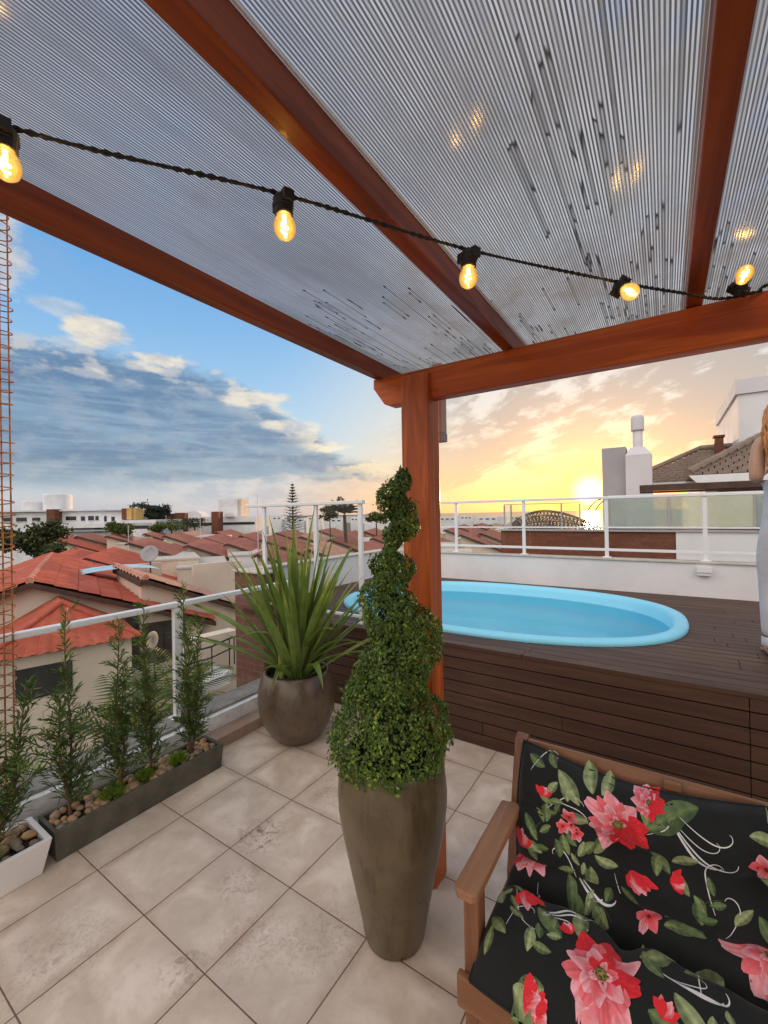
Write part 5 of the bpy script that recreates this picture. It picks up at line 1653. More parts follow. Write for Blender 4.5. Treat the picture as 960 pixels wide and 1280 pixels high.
b = MB(); cbox(b, 62, 190, 660, 662, D-1.2, 1.1); b.build('ledge', M['far_white'], t)
for (u0,u1,v0,v1) in ((82,95,643.5,648.5),(101,106,643.5,649),(110,117,643,648.5),(119,123,643,648.5),(130,133,643,650),(139,143,644,649.5),(20,33,645,650),(4,15,645,650),(117,133,658,663.5),(86,90,658,664),(40,50,645,649)):
    b = MB(); cbox(b, u0, u1, v0, v1, D-0.06, 0.05); w = b.build('window', M['window'], t)
    b = MB(); cbox(b, u0-0.4, u1+0.4, v1+0.1, v1+0.8, D-0.12, 0.11); b.build('sill', M['far_white'], w)
b = MB(); cbox(b, 58, 68, 634.5, 653, D-1.5, 1.4); b.build('brick_pier', M['brick_far'], t)
def tank(name, label, u, w, v0, v1, d, square=False):
    h = 648.3-0.0173*u
    x = (u-480)/531.8*d; r = w/2/531.8*d
    z1 = EYE+(h-v0)/531.8*d; z0 = EYE+(h-v1)/531.8*d
    P = cam2w(x, d+r, z0)
    b = MB(); b.lathe([(0,0.0),(r,0.0),(r,z1-z0-0.12*r),(r*0.97,z1-z0-0.04*r),(r*0.9,z1-z0),(0,z1-z0)], tuple(P), 28)
    o = b.build(name, M['far_white']); tag(o, label, 'water tank')
tank('water_tank', 'larger white cylindrical water tank on the apartment block roof', 60.5, 31, 615, 637, D+1)
tank('water_tank', 'smaller white cylindrical water tank at the left end of the apartment block roof', 33, 25, 624, 637, D+1)
t = thing('low_block', 'low white flat roofed block with ochre sunlit stair tower beside the dark round tree', 'building', tuple(cam2w(-38,64,GZ0)))
b = MB(); cbox(b, 150, 195, 648, 0, 60, 8, zlow=GZ0); b.build('wall', M['far_white'], t)
b = MB(); cbox(b, 152, 158, 633.5, 647.5, 61, 2); b.build('tower', M['brick_far'], t)
b = MB(); cbox(b, 158.2, 164, 633, 647.5, 61, 2); cbox(b, 165, 169.5, 634, 647.5, 61.4, 2); b.build('tower_front', M['gold_wall'], t)
b = MB(); cbox(b, 156, 186, 655, 659, 59.95, 0.04); b.build('window', M['window'], t)
for i, (u0,u1,v0,v1) in enumerate(((218,228,639,653),(208,213,640,650),(264,273,637.5,652))):
    b = MB(); P = cbox(b, u0, u1, v0, 0, 70, 2, zlow=GZ0)
    o = b.build('brick_tower', M['brick_far'])
    tag(o, ['tall brick stair tower just right of the dark round tree', 'narrow brick tower half behind the dark round tree', 'brick stair tower at the left end of the pale tank building'][i], 'tower')
t = thing('tank_building', 'pale building with a big square white tank house left of the glass screen', 'building', tuple(cam2w(-26,72,GZ0)))
b = MB(); cbox(b, 228, 320, 644, 0, 74, 8, zlow=GZ0); b.build('wall', M['far_white'], t)
b = MB(); cbox(b, 273, 297, 622.5, 643.8, 75, 4); b.build('tank_house', M['far_white'], t)
b = MB(); cbox(b, 297.3, 302, 621.5, 643.8, 75.4, 4); b.build('tank_sunlit_side', M['cream'], t)  # cream strip: the tank house's sunlit right side put into the colour
b = MB(); cbox(b, 236, 318, 651, 654, 73.9, 0.08); b.build('window_band', M['window'], t)
b = MB(); cbox(b, 280, 292, 639, 644, 73.4, 0.5); b.build('roof_room', M['far_white'], t)
b = MB(); pts=[]
hs = 648.3-0.0173*241
cx_, cz_ = (241-480)/531.8*74, EYE+(hs-644)/531.8*74
b.prism([camrot()@Vector((cx_+1.5*cos(pi*k/12), 74.2, cz_+1.0*sin(pi*k/12))) for k in range(13)], (0,0,0), camrot()@Vector((0,3,0)))
o = b.build('arched_roof', M['far_white'], t)

random.seed(44)
for i, (u0,u1,v0,d) in enumerate(((305,330,645,95),(334,352,643.5,110),(356,380,646,100),(384,402,644,120),(405,428,646.5,105),(438,452,645,115),(455,480,646,110),(484,500,645,125),(548,570,644.5,120),(575,590,643,130),(596,622,644.5,125),(628,650,643.5,135),(196,210,645,110),(230,246,644,130))):
    b = MB(); P = cbox(b, u0, u1, v0, 0, d, 6, zlow=GZ0)
    for q in range(3):
        uu = u0+(u1-u0)*(0.12+0.3*q); cbox(b, uu, uu+(u1-u0)*0.16, v0+1.6, v0+3.0, d-0.05, 0.04, 1)
    side = 'right of the orange post' if u0 > 540 else 'beyond the glass screen' if u0 > 300 else 'beyond the handrail'
    tag(b.build('far_block', [M['far_white'], M['window']]), 'small pale flat roofed block on the skyline '+side, 'building', 'skyline blocks '+side)
# ------------------------------------------------------------------ trees
def blob_tree(name, label, P, rx, rz, hz, n, size, mat, seed, group=None, ry=None, ztrunk=GZ0, bark=None):
    """P: middle of the crown; clumps of leaves spread unevenly through the crown"""
    random.seed(seed)
    P = Vector(P); ry = ry or rx
    t = thing(name, label, 'tree', (P.x,P.y,ztrunk), group)
    b = MB()
    b.tube([Vector((P.x,P.y,ztrunk)), Vector((P.x+0.1*rx,P.y,(ztrunk+P.z-rz)/2)), Vector((P.x,P.y,P.z-rz*0.2))], [rx*0.11,rx*0.085,rx*0.04], 8)
    for k in range(9):
        a = random.uniform(0,6.3); f = random.uniform(0.4,0.8)
        b.tube([Vector((P.x,P.y,P.z-rz*0.6)), P+Vector((cos(a)*rx*f*0.5,sin(a)*ry*f*0.5,-rz*0.1)), P+Vector((cos(a)*rx*f,sin(a)*ry*f,rz*random.uniform(-0.2,0.5)))], [rx*0.04,rx*0.025,rx*0.01], 5)
    b.build('trunk', bark or M['bark_grey'], t, smooth=True)
    b = MB()
    nc = 34
    cl_ = []
    for k in range(nc):
        a = random.uniform(0,6.3); s = random.uniform(-1,1); r = random.uniform(0.45,1.0)
        q = sqrt(1-s*s)
        cl_.append((P+Vector((cos(a)*q*rx*r, sin(a)*q*ry*r, s*rz*r)), random.uniform(0.16,0.34)))
    for i in range(n):
        c, s = random.choice(cl_)
        p = c + Vector((random.gauss(0,s*rx*0.6),random.gauss(0,s*ry*0.6),random.gauss(0,s*rz*0.55)))
        leaf_quad(b, p, (random.gauss(0,1),random.gauss(0,1),random.gauss(0.5,1)), size*random.uniform(0.6,1.3), asp=0.5)
    b.build('crown', mat, t)
def frond(b, base, az, L, lean, droop, w=0.5, n=22, lw=0.035):
    p = Vector(base); h = Vector((cos(az),sin(az),0)); s = Vector((-sin(az),cos(az),0))
    prev = p
    for i in range(n):
        f = i/n; th = lean+droop*f**1.3
        d = h*sin(th)+Vector((0,0,cos(th)))
        nn = h*(-cos(th))+Vector((0,0,sin(th)))
        q = p + d*(L/n)
        b.add([p-s*lw*0.3, q-s*lw*0.3, q+s*lw*0.3, p+s*lw*0.3], [(0,1,2,3)])
        if f > 0.12:
            ll = w*sin(pi*(0.12+0.85*f))**0.7
            for sg in (-1,1):
                e = q + (s*sg*0.8 + d*0.55 - Vector((0,0,0.22)))*ll*random.uniform(0.85,1.1)
                m = q + (s*sg*0.5 + d*0.30)*ll*0.55
                b.add([q, m+d*lw*0.8, e, m-d*lw*0.8], [(0,1,2,3)])
        p = q
def palm(name, label, P, H, L, nf, seed, w=0.5, mat=None, lw=0.035, group=None, thin=0.1):
    random.seed(seed)
    P = Vector(P)
    t = thing(name, label, 'palm tree', (P.x,P.y,P.z), group)
    b = MB(); top = P+Vector((random.uniform(-.1,.1)*H*0.2,0,H))
    b.tube([P, P.lerp(top,0.5)+Vector((0.02*H,0,0)), top], [thin*1.25,thin,thin*0.8], 9); b.build('trunk', M['bark_grey'], t, smooth=True)
    b = MB()
    for k in range(nf):
        a = 2*pi*k/nf*2.4+random.uniform(-.2,.2)
        frond(b, top, a, L*random.uniform(0.8,1.1), random.uniform(0.15,1.1), random.uniform(0.7,1.5), w, lw=lw)
    b.build('crown', mat or M['frond'], t)
D = 30
P = cam2w((42-480)/531.8*D, D, 0.3)
blob_tree('leafy_tree', 'large dark leafy tree with golden sunlit patches in front of the apartment block', P, 1.75, 1.25, 0, 5200, 0.30, M['tree'], 71)
P = cam2w((72-480)/531.8*26, 26, -0.55)
blob_tree('leafy_tree', 'lower bushy tree at the right foot of the large leafy tree', P, 0.85, 0.65, 0, 1700, 0.24, M['tree'], 72)
P = cam2w((197-480)/531.8*66, 66, 2.35)
blob_tree('round_tree', 'dark round topped tree beside the ochre stair tower', P, 1.75, 1.35, 0, 2600, 0.42, M['pine'], 73)
P = cam2w((178-480)/531.8*72, 72, 3.3)
blob_tree('sparse_tree', 'sparse open tree behind the ochre stair tower', P, 1.7, 1.1, 0, 420, 0.40, M['pine'], 74)
for i, (u, d, z, rx, rz, m, lab) in enumerate(((146,50,0.5,1.3,0.75,'hedge','bright green bush in front of the white apartment block end'),(158,50,0.2,0.9,0.6,'hedge','small bright green bush left of the low white block'),(214,60,0.5,2.2,0.7,'hedge','broad green bush below the dark round tree'),(243,66,0.6,2.4,0.8,'tree','dark green bush at the foot of the pale tank building'),(195,58,0.2,1.1,0.5,'hedge','low green bush between the low block and the broad bush'))):
    blob_tree('bush', lab, cam2w((u-480)/531.8*d, d, z), rx, rz, 0, 900, 0.30, M[m], 80+i)
# tall norfolk pine
random.seed(90)
P = cam2w((366-480)/531.8*70, 70, GZ0); top = EYE+(642-602.5)/531.8*70
t = thing('norfolk_pine', 'tall tiered norfolk pine above the glass screen', 'tree', tuple(P))
b = MB(); b.tube([P, Vector((P.x,P.y,top))], [0.28,0.03], 8); b.build('trunk', M['bark_grey'], t, smooth=True)
b = MB()
for k in range(17):
    z = top-0.25-k*0.48
    L = 0.22+0.135*k
    nb = 8
    for q in range(nb):
        a = 2*pi*q/nb+k*0.4
        d = Vector((cos(a),sin(a),0.25))
        for i in range(26):
            f = (i+1)/26
            p = Vector((P.x,P.y,z))+d*L*f
            leaf_quad(b, p+Vector((random.gauss(0,0.05),random.gauss(0,0.05),random.gauss(0,0.05))), (random.gauss(0,1),random.gauss(0,1),1), 0.26*(1.1-0.5*f), asp=0.4)
b.build('crown', M['pine'], t)
P = cam2w((432-480)/531.8*34, 34, GZ0)
palm('palm_tree', 'spreading palm seen through the glass screen beside its middle post', P, 7.75, 1.7, 26, 91, 0.55, M['tree'], 0.06, thin=0.16)
P = cam2w((412-480)/531.8*40, 40, GZ0)
blob_tree('bush', 'dark bushy tree left of the spreading palm behind the glass screen', (P.x,P.y,1.7), 1.0, 0.7, 0, 900, 0.26, M['tree'], 92)
P = cam2w((470-480)/531.8*36, 36, GZ0)
blob_tree('bush', 'low green shrub top between the glass screen and the spiral topiary', (P.x,P.y,1.25), 1.1, 0.5, 0, 900, 0.25, M['hedge'], 93)
# garden palms below the parapet
palm('garden_palm', 'feathery palm with golden fronds just outside the parapet behind the middle podocarpus', (-5.6,2.75,GZ0), 4.75, 1.25, 16, 95, 0.42, None, 0.02, thin=0.07)
palm('garden_palm', 'feathery green palm just outside the parapet behind the near end of the trough', (-4.9,1.72,GZ0), 4.75, 1.0, 15, 96, 0.36, M['strap'], 0.018, thin=0.06)
palm('garden_palm', 'small yellowing palm below the railing post', (-6.6,3.9,GZ0), 4.75, 1.0, 14, 97, 0.38, None, 0.02, thin=0.06)

# ------------------------------------------------------------------ neighbouring roof terrace and house
t = thing('neighbour_house', 'pale neighbouring house with a grey brown tiled roof beyond the pool', 'house', (2.5,11,GZ0))
b = MB(); b.box(-3.1, 7.5, 8.22, 20, GZ0, 0.62); b.build('lower_storey', M['cream'], t)
b = MB(); b.box(0.7, 7.5, 11.0, 19, 0.63, 2.2); b.build('wall', M['far_white'], t)
def flat_tiles(b, p, q, r, s, nu, nv, lift=0.045):
    """rows of flat tiles on the quad p q (eave) r s (ridge)"""
    p, q, r, s = map(Vector, (p, q, r, s))
    for j in range(nv):
        f0, f1 = j/nv, (j+1.12)/nv
        a, c = p.lerp(s, f0), q.lerp(r, f0)
        a1, c1 = p.lerp(s, min(1,f1)), q.lerp(r, min(1,f1))
        up = Vector((0,0,lift))
        for i in range(nu):
            g0, g1 = i/nu+0.0015, (i+1)/nu-0.0015
            A, Bq, Cq, Dq = a.lerp(c,g0)+up, a.lerp(c,g1)+up, a1.lerp(c1,g1), a1.lerp(c1,g0)
            jit = Vector((0,0,random.uniform(0,0.012)))
            A, Bq = A+jit, Bq+jit
            b.add([A,Bq,Cq,Dq,A-up*0.9-jit,Bq-up*0.9-jit], [(0,1,2,3),(4,5,1,0)])
random.seed(15)
b = MB()
flat_tiles(b, (-0.85,11.9,2.22), (1.6,11.9,2.22), (2.2,14.2,3.15), (0.80,14.2,3.15), 14, 13)
b.add([(-0.85,11.9,2.19),(1.6,11.9,2.19),(2.2,14.2,3.12),(0.80,14.2,3.12)], [(0,1,2,3)])
ro = b.build('back_roof', M['roof_grey'], t)
b = MB(); b.tube([(-0.85,11.9,2.28),(0.80,14.2,3.21)], 0.06, 8); b.tube([(0.80,14.2,3.21),(2.2,14.2,3.21)], 0.07, 8); b.build('ridge_tiles', M['roof_grey'], ro)
b = MB(); b.box(-0.95, 1.4, 11.75, 11.85, 2.08, 2.21); b.build('gutter', M['far_white'], ro)
b = MB()
flat_tiles(b, (0.40,10.45,2.26), (7.2,10.45,2.26), (7.2,13.0,3.22), (1.95,13.0,3.22), 30, 14)
b.add([(0.40,10.45,2.225),(7.2,10.45,2.225),(7.2,13.0,3.185),(1.95,13.0,3.185)], [(0,1,2,3)]); b.add([(0.40,10.45,2.225),(1.95,13.0,3.185),(1.95,14.0,2.6),(0.40,13.0,2.225)], [(0,1,2,3)])
ro = b.build('front_roof', M['roof_grey'], t)
b = MB(); n = 9
for i in range(n):
    a = Vector((0.40,10.45,2.31)).lerp(Vector((1.95,13.0,3.27)), i/n); c = Vector((0.40,10.45,2.34)).lerp(Vector((1.95,13.0,3.31)), (i+1.1)/n)
    b.tube([a,c], [0.085,0.07], 8)
b.build('hip_tiles', M['roof_grey'], ro)
b = MB(); b.prism([(0.40,10.40,2.25),(0.52,10.40,2.11),(0.75,10.40,2.08),(7.2,10.40,2.08),(7.2,10.40,2.25)], (0,0,0), (0,0.05,0)); b.build('fascia', M['white_metal'], ro)
b = MB(); b.box(0.9, 7.2, 10.62, 10.95, 1.2, 2.05); b.build('veranda_wall', M['brown_frame'], t)
b = MB(); b.box(-0.42, 7.2, 9.9, 10.05, 1.955, 2.075); b.box(-0.42,7.2,9.96,10.3,1.92,1.95); b.build('veranda_beam', M['brown_frame'], t)
b = MB(); b.box(1.48, 6.0, 13.0, 17.5, 2.4, 4.26); b.build('tower', M['far_white'], t)
b = MB(); b.box(1.42, 6.1, 12.94, 17.6, 4.262, 4.60); b.build('tower_parapet', M['chimney'], t)
b = MB(); b.box(1.08, 1.25, 13.6, 13.85, 2.9, 3.38); b.box(1.05,1.28,13.57,13.88,3.382,3.43); b.build('brick_flue', M['brick_far'], t)

t = thing('chimney', 'pale barbecue chimney stack with round capped flue beside the setting sun', 'chimney', (-0.7,11.2,0.62))
b = MB(); b.box(-1.205, -0.72, 11.02, 11.6, 0.63, 3.02); b.build('side_block', M['grey_panel'], t, bevel=0.01)
b = MB(); b.box(-0.719, -0.225, 10.86, 11.45, 0.63, 2.80)
x0,x1,y0,y1 = -0.719,-0.225,10.86,11.45
cx, cy = -0.49, 11.15
vs = [(x0,y0,2.80),(x1,y0,2.80),(x1,y1,2.80),(x0,y1,2.80),(cx-0.14,cy-0.14,2.985),(cx+0.14,cy-0.14,2.985),(cx+0.14,cy+0.14,2.985),(cx-0.14,cy+0.14,2.985)]
b.add(vs, [(0,1,5,4),(1,2,6,5),(2,3,7,6),(3,0,4,7),(4,5,6,7)])
b.build('stack', M['chimney'], t)
b = MB(); b.lathe([(0.115,2.95),(0.098,3.0),(0.098,3.36),(0.0,3.36)], (cx,cy,0), 24); b.build('flue', M['chimney'], t, smooth=True)
b = MB(); b.lathe([(0.10,3.36),(0.128,3.362),(0.130,3.40),(0.130,3.64),(0.120,3.68),(0.09,3.705),(0.0,3.71)], (cx,cy,0), 24); b.build('cowl', M['chimney'], t, smooth=True)

t = thing('roof_terrace_wall', 'dark red brick parapet with white end section on the neighbouring terrace', 'wall', (1,8,GZ0))
b = MB(); b.box(-2.62, 0.13, 8.0, 8.2, -2.0, 1.235); b.build('brick_section', M['brick_far'], t)
b = MB(); b.box(0.132, 6.5, 7.98, 8.2, -2.0, 1.235); b.build('white_section', M['far_white'], t)
b = MB(); b.box(-2.64, 6.5, 7.95, 8.22, 1.237, 1.262); b.build('cap', M['grey_panel'], t)
t = thing('frosted_balustrade', 'greenish frosted glass balustrade on the neighbouring terrace wall', 'railing', (1.5,8.1,1.27))
xs = [-0.80, 0.05, 1.08, 2.1, 3.1, 4.2, 5.3]
for a, c in zip(xs[:-1], xs[1:]):
    b = MB(); b.box(a+0.004, c-0.004, 8.09, 8.102, 1.315, 1.808); b.build('glass_pane', M['frost'], t)
for x in xs:
    b = MB(); b.box(x-0.014, x+0.014, 8.075, 8.115, 1.265, 1.81); b.build('post', M['grey_panel'], t)
b = MB(); b.box(-0.80, 5.3, 8.07, 8.12, 1.27, 1.30); b.build('lower_rail', M['brown_frame'], t)
b = MB(); b.box(-0.80, 5.3, 8.08, 8.115, 1.81, 1.835); b.build('top_rail', M['white_metal'], t)
t = thing('clear_screen', 'hazy clear glass screen on the brick parapet in front of the sunset', 'railing', (-1.7,8.1,1.27))
xs = [-2.58, -2.45, -1.55, -1.40, -0.86]
for x in xs[:3]:
    b = MB(); b.box(x-0.012, x+0.012, 8.08, 8.11, 1.265, 1.72); b.build('post', M['grey_panel'], t)
b = MB(); b.box(-2.58, -1.25, 8.08, 8.11, 1.722, 1.74); b.build('top_rail', M['grey_panel'], t)
b = MB(); b.box(-1.256, -1.235, 8.08, 8.11, 1.265, 1.72); b.build('post', M['grey_panel'], t)
for a, c in ((-2.44,-1.57),(-1.53,-1.27)):
    b = MB(); b.add([(a,8.095,1.30),(c,8.095,1.30),(c,8.095,1.715),(a,8.095,1.715)], [(0,1,2,3)]); b.build('glass_pane', M['sunglass'], t)
b = MB(); b.add([(-2.565,8.095,1.28),(-2.465,8.095,1.28),(-2.465,8.095,1.715),(-2.565,8.095,1.715)], [(0,1,2,3)]); b.build('glass_pane', M['frost'], t)
# woven dome lounger and its bent hoops
t = thing('wicker_lounger', 'dark woven dome lounger silhouetted against the sunset on the neighbouring terrace', 'lounger', (-1.85,8.9,0.63))
b = MB()
def dome(x, y):  # x in -0.75..0.95
    s = (x+0.75)/1.7
    return 1.25 + 0.36*sin(pi*min(1, s**0.75))**0.9
def hump(i, k):
    x = -0.72+1.62*i/24
    a = pi*k/10
    return Vector((-1.95+x, 8.9-0.45*cos(a), 1.05+(dome(x,0)-1.05)*sin(a)))
for i in range(0, 25):
    b.tube([hump(i,k) for k in range(11)], 0.010, 5)
for k in range(0, 11):
    b.tube([hump(i,k) for i in range(25)], 0.010, 5)
for i in range(0, 22, 1):
    b.tube([hump(min(24,i+q),q) for q in range(4)], 0.008, 4); b.tube([hump(min(24,i+3-q),q) for q in range(4)], 0.008, 4)
b.build('weave', M['brown_frame'], t)
b = MB(); b.box(-2.7,-1.0,8.45,9.35,0.9,1.04); b.build('seat_base', M['brown_frame'], t)
for x in (-2.6,-1.1):
    for y in (8.5,9.3):
        b = MB(); b.box(x-0.03,x+0.03,y-0.03,y+0.03,0.63,0.899); b.build('leg', M['brown_frame'], t)
t = thing('arched_frame', 'pair of thin curved metal hoops beside the woven lounger against the sun', 'frame', (-1.2,9.0,0.63))
for off in (0.0, 0.13):
    b = MB(); b.tube([(-1.42+off+0.42*(1-cos(pi/2*k/12)), 9.0, 0.64+1.16*sin(pi/2*k/12)) for k in range(13)], 0.012, 6); b.build('hoop', M['brown_frame'], t, smooth=True)

# ------------------------------------------------------------------ camera
cam = bpy.data.cameras.new('camera'); co = bpy.data.objects.new('camera', cam); COL.objects.link(co)
cam.sensor_fit = 'HORIZONTAL'; cam.sensor_width = 36; cam.lens = 36*531.8/960
cam.clip_start = 0.02; cam.clip_end = 20000
Rm = Matrix.Rotation(YAW,4,'Z') @ Matrix.Rotation(radians(90.214),4,'X') @ Matrix.Rotation(radians(-0.993),4,'Z')
co.matrix_world = Matrix.Translation((0,0,EYE)) @ Rm
scene.camera = co

# ------------------------------------------------------------------ sun and sky
SUN_AZ = radians(-7.6); SUN_EL = radians(2.2)   # azimuth from +Y towards +X
sd = Vector((sin(SUN_AZ)*cos(SUN_EL), cos(SUN_AZ)*cos(SUN_EL), sin(SUN_EL)))
L = bpy.data.lights.new('sun', 'SUN'); L.energy = 3.6; L.angle = radians(0.6); L.color = (1.0, 0.60, 0.28)
lo = bpy.data.objects.new('sun', L); COL.objects.link(lo)
lo.rotation_euler = (-sd).to_track_quat('-Z', 'Y').to_euler(); lo.location = (0, 20, 12)

world = bpy.data.worlds.new('World'); scene.world = world; world.use_nodes = True
t = NT(world.node_tree)
for n in list(t.n): t.n.remove(n)
out = t.new('ShaderNodeOutputWorld')
sky = t.new('ShaderNodeTexSky'); sky.sky_type = 'NISHITA'; sky.sun_disc = False
sky.sun_elevation = SUN_EL; sky.sun_rotation = SUN_AZ
bg1 = t.new('ShaderNodeBackground'); t.l.new(sky.outputs[0], bg1.inputs[0]); bg1.inputs[1].default_value = 0.06
D_ = t.vmath('NORMALIZE', t.new('ShaderNodeTexCoord').outputs['Generated'])
s = t.sep(D_)
el = t.math('ARCSINE', s[2])
az = t.math('ARCTAN2', s[0], s[1])            # 0 at +Y, negative to the left
cs = t.vmath('DOT_PRODUCT', D_, tuple(sd))
ang = t.math('ARCCOSINE', t.math('MINIMUM', cs, 0.99999))
# --- clear sky: pale at the horizon, deep blue high up on the left, straw coloured round the sun
warm = t.smooth(ang, 0.30, 0.78, 1.0, 0.0)
hi = t.smooth(el, 0.05, 0.62)
clear = t.mix(hi, (0.44, 0.67, 0.86), (0.085, 0.36, 0.80))
clear = t.mix(t.smooth(el, 0.0, 0.14), (0.52, 0.56, 0.64), clear)
wcol = t.mix(t.smooth(el, 0.02, 0.30), (0.84, 0.61, 0.37), (0.72, 0.72, 0.70))
wcol = t.mix(t.smooth(el, 0.35, 0.9), wcol, (0.55, 0.62, 0.72))
clear = t.mix(t.math('MULTIPLY', warm, 0.93), clear, wcol)
# --- clouds laid on a flat layer overhead so that they flatten towards the horizon
den = t.math('ADD', t.math('MAXIMUM', s[2], 0.0), 0.10)
px_ = t.math('DIVIDE', s[0], den); py_ = t.math('DIVIDE', s[1], den)
pl = t.comb(px_, py_, 0.0)
n1 = t.noise(t.vmath('ADD', pl, (3.1, 0.4, 0)), 0.85, 9, 0.60, 0.25)
n2 = t.noise(t.vmath('ADD', pl, (8.2, 5.7, 2.0)), 2.1, 8, 0.62, 0.3)
ae = t.comb(t.math('MULTIPLY', az, 1.0), t.math('MULTIPLY', el, 2.2), 0.0)
n3 = t.noise(ae, 5.5, 9, 0.58, 0.15)
n4 = t.noise(t.vmath('ADD', ae, (4.0, 2.0, 0)), 16.0, 7, 0.6)
nn = t.math('ADD', t.math('MULTIPLY', t.math('SUBTRACT', n3, 0.5), 1.0), t.math('MULTIPLY', t.math('SUBTRACT', n4, 0.5), 0.35))
# the long slate bank on the left, its top sloping down towards the post
top = t.smooth(az, -1.02, -0.56, 0.325, 0.115)
dtop = t.math('SUBTRACT', t.math('ADD', top, t.math('MULTIPLY', nn, 0.13)), el)
bank = t.math('MULTIPLY', t.smooth(dtop, -0.008, 0.030), t.smooth(el, 0.035, 0.10))
bank = t.math('MULTIPLY', bank, t.smooth(az, -0.62, -0.50, 1.0, 0.0))
rim = t.smooth(dtop, 0.0, 0.085, 1.0, 0.0)
streak = t.noise(t.comb(t.math('MULTIPLY', az, 1.6), t.math('MULTIPLY', el, 16.0), 1.0), 2.2, 6, 0.6, 0.6)
slate = t.mix(t.smooth(streak, 0.40, 0.68), (0.075, 0.17, 0.345), (0.20, 0.325, 0.49))
slate = t.mix(t.smooth(n4, 0.42, 0.66, 0, 0.45), slate, (0.36, 0.42, 0.52))
lit = t.mix(t.smooth(az, -1.1, -0.6), (0.66, 0.62, 0.60), (0.92, 0.78, 0.52))
bcol = t.mix(t.math('MULTIPLY', rim, t.smooth(t.math('ADD', nn, t.math('MULTIPLY', t.math('SUBTRACT', n4, 0.5), 0.6)), -0.06, 0.10)), slate, lit)
bcol = t.mix(t.smooth(streak, 0.70, 0.76, 0, 0.5), bcol, (0.66, 0.68, 0.70))
col = t.mix(t.math('MULTIPLY', bank, 0.93), clear, bcol)
# low white-mauve cumulus along the horizon
lowtop = t.math('SUBTRACT', t.math('ADD', 0.088, t.math('MULTIPLY', nn, 0.14)), el)
low = t.math('MULTIPLY', t.smooth(lowtop, -0.004, 0.022), t.smooth(el, -0.02, 0.03))
low = t.math('MULTIPLY', low, t.math('MULTIPLY', t.smooth(az, -1.3, -0.8, 0.15, 0.85), t.smooth(az, -0.62, -0.4, 1.0, 0.55)))
lcol = t.mix(t.smooth(n4, 0.35, 0.65), (0.37, 0.46, 0.60), (0.62, 0.62, 0.68))
lcol = t.mix(t.math('MULTIPLY', warm, 0.8), lcol, (0.80, 0.52, 0.33))
col = t.mix(low, col, lcol)
# small separate puffs
def puff(az0, el0, ra, re, k=1.0):
    x = t.math('DIVIDE', t.math('SUBTRACT', az, az0), ra); y = t.math('DIVIDE', t.math('SUBTRACT', el, el0), re)
    r = t.math('SQRT', t.math('ADD', t.math('MULTIPLY', x, x), t.math('MULTIPLY', y, y)))
    v = t.math('SUBTRACT', t.math('ADD', 1.0, t.math('MULTIPLY', nn, 2.6)), r)
    return t.math('MULTIPLY', t.smooth(v, 0.0, 0.55), k)
pcol = t.mix(t.smooth(n4, 0.36, 0.62), (0.56, 0.56, 0.60), (0.90, 0.80, 0.64))
for a_, e_, ra, re, k in ((-1.175,0.350,0.055,0.026,0.95),(-1.065,0.318,0.055,0.015,0.95),(-1.10,0.300,0.05,0.014,0.6),(-1.315,0.44,0.05,0.085,0.7),(-1.24,0.38,0.05,0.018,0.4),(-0.90,0.255,0.10,0.018,0.8),(-0.80,0.20,0.09,0.020,0.7),(-0.70,0.155,0.07,0.016,0.7),(-1.18,0.275,0.05,0.012,0.6)):
    col = t.mix(puff(a_, e_, ra, re, k), col, pcol)
# broken mauve and cream clouds over the sunset side
wz = t.math('MULTIPLY', t.smooth(az, -0.66, -0.30), t.smooth(el, 0.02, 0.07))
n5 = t.noise(t.comb(t.math('MULTIPLY', az, 1.7), t.math('ADD', t.math('MULTIPLY', el, 5.0), t.math('MULTIPLY', az, -1.5)), 3.0), 3.0, 10, 0.62, 0.4)
n6 = t.noise(t.comb(t.math('MULTIPLY', az, 3.0), t.math('MULTIPLY', el, 6.0), 8.0), 5.0, 8, 0.62, 0.4)
grey = t.mix(t.smooth(el, 0.05, 0.35), (0.40, 0.31, 0.295), (0.36, 0.35, 0.365))
mk = t.smooth(t.math('ADD', n5, t.math('MULTIPLY', t.math('SUBTRACT', n6, 0.5), 0.5)), 0.40, 0.53)
col = t.mix(t.math('MULTIPLY', t.math('MULTIPLY', mk, wz), 0.90), col, grey)
br_ = t.smooth(t.math('SUBTRACT', n6, t.math('MULTIPLY', mk, 0.05)), 0.58, 0.70)
col = t.mix(t.math('MULTIPLY', t.math('MULTIPLY', br_, wz), 0.5), col, (1.0, 0.86, 0.58))
# general high cloud outside the picture
far_ = t.math('MULTIPLY', t.smooth(n1, 0.34, 0.56), t.smooth(el, 0.36, 0.62))
col = t.mix(t.math('MULTIPLY', far_, 0.85), col, t.mix(t.smooth(az, -0.9, -0.2), (0.34, 0.43, 0.56), (0.74, 0.69, 0.65)))
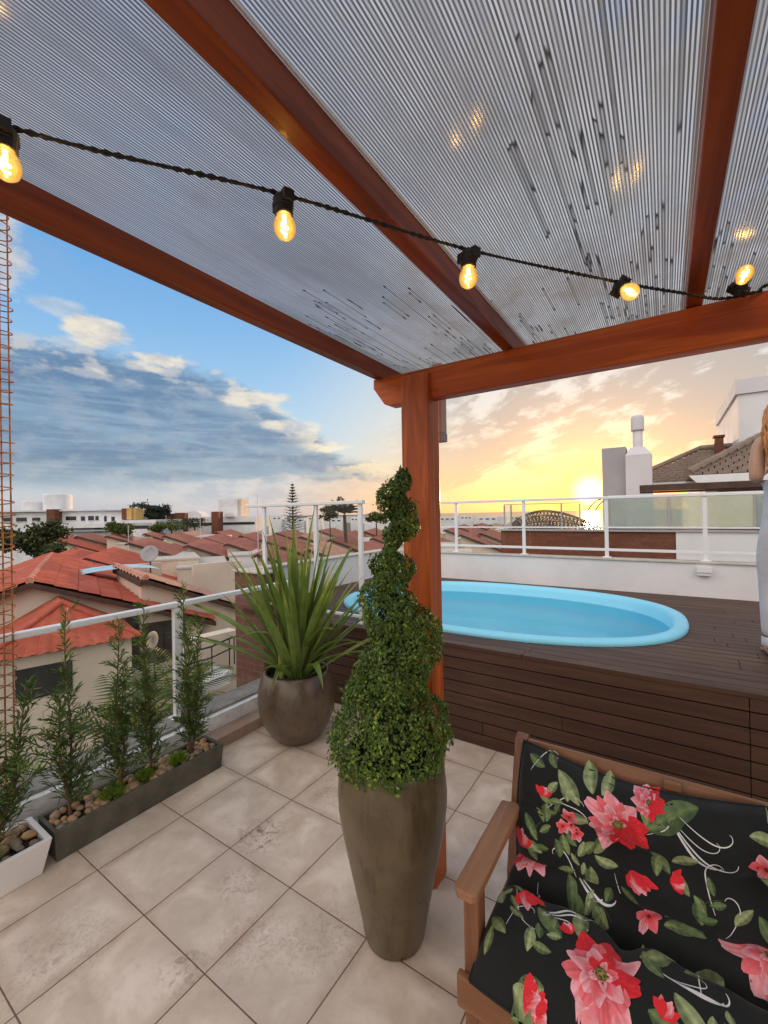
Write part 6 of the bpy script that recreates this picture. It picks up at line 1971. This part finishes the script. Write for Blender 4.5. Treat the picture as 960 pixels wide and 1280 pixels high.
# sunset glow
g1 = t.math('POWER', t.smooth(ang, 0.0, 0.26, 1.0, 0.0), 1.8)
g2 = t.math('POWER', t.smooth(ang, 0.0, 0.095, 1.0, 0.0), 1.4)
g3 = t.math('POWER', t.smooth(ang, 0.0, 0.062, 1.0, 0.0), 2.2)
hz = t.math('MULTIPLY', t.smooth(ang, 0.0, 0.75, 1.0, 0.0), t.smooth(el, 0.0, 0.12, 1.0, 0.0))
col = t.mix(t.math('MULTIPLY', hz, 0.50), col, (0.94, 0.56, 0.26))
col = t.mix(t.math('MULTIPLY', g1, 0.34), col, (0.98, 0.66, 0.36))
col = t.mix(t.math('MULTIPLY', g2, 0.92), col, (1.35, 0.88, 0.16))
col = t.mix(g3, col, (4.5, 3.6, 1.8))
# unseen sky behind the viewer and at the zenith, brightened to fill in the shade
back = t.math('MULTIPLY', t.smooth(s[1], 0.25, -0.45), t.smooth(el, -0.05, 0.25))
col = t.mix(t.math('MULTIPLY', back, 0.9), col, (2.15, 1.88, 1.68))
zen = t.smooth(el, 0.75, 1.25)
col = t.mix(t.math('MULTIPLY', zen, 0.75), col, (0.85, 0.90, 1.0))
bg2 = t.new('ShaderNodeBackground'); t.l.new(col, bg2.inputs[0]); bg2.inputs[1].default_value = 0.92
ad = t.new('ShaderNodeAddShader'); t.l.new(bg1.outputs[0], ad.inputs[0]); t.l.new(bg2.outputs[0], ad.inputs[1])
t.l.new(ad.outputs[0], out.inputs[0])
world.cycles.sampling_method = 'MANUAL'; world.cycles.sample_map_resolution = 1024

scene.view_settings.view_transform = 'Standard'; scene.view_settings.look = 'None'; scene.view_settings.exposure = 0; scene.view_settings.gamma = 1
scene.cycles.max_bounces = 8; scene.cycles.diffuse_bounces = 4; scene.cycles.glossy_bounces = 3; scene.cycles.transmission_bounces = 6; scene.cycles.transparent_max_bounces = 16
scene.cycles.sample_clamp_indirect = 4.0; scene.cycles.blur_glossy = 0.5; scene.cycles.caustics_reflective = False; scene.cycles.caustics_refractive = False
scene.cycles.use_denoising = True
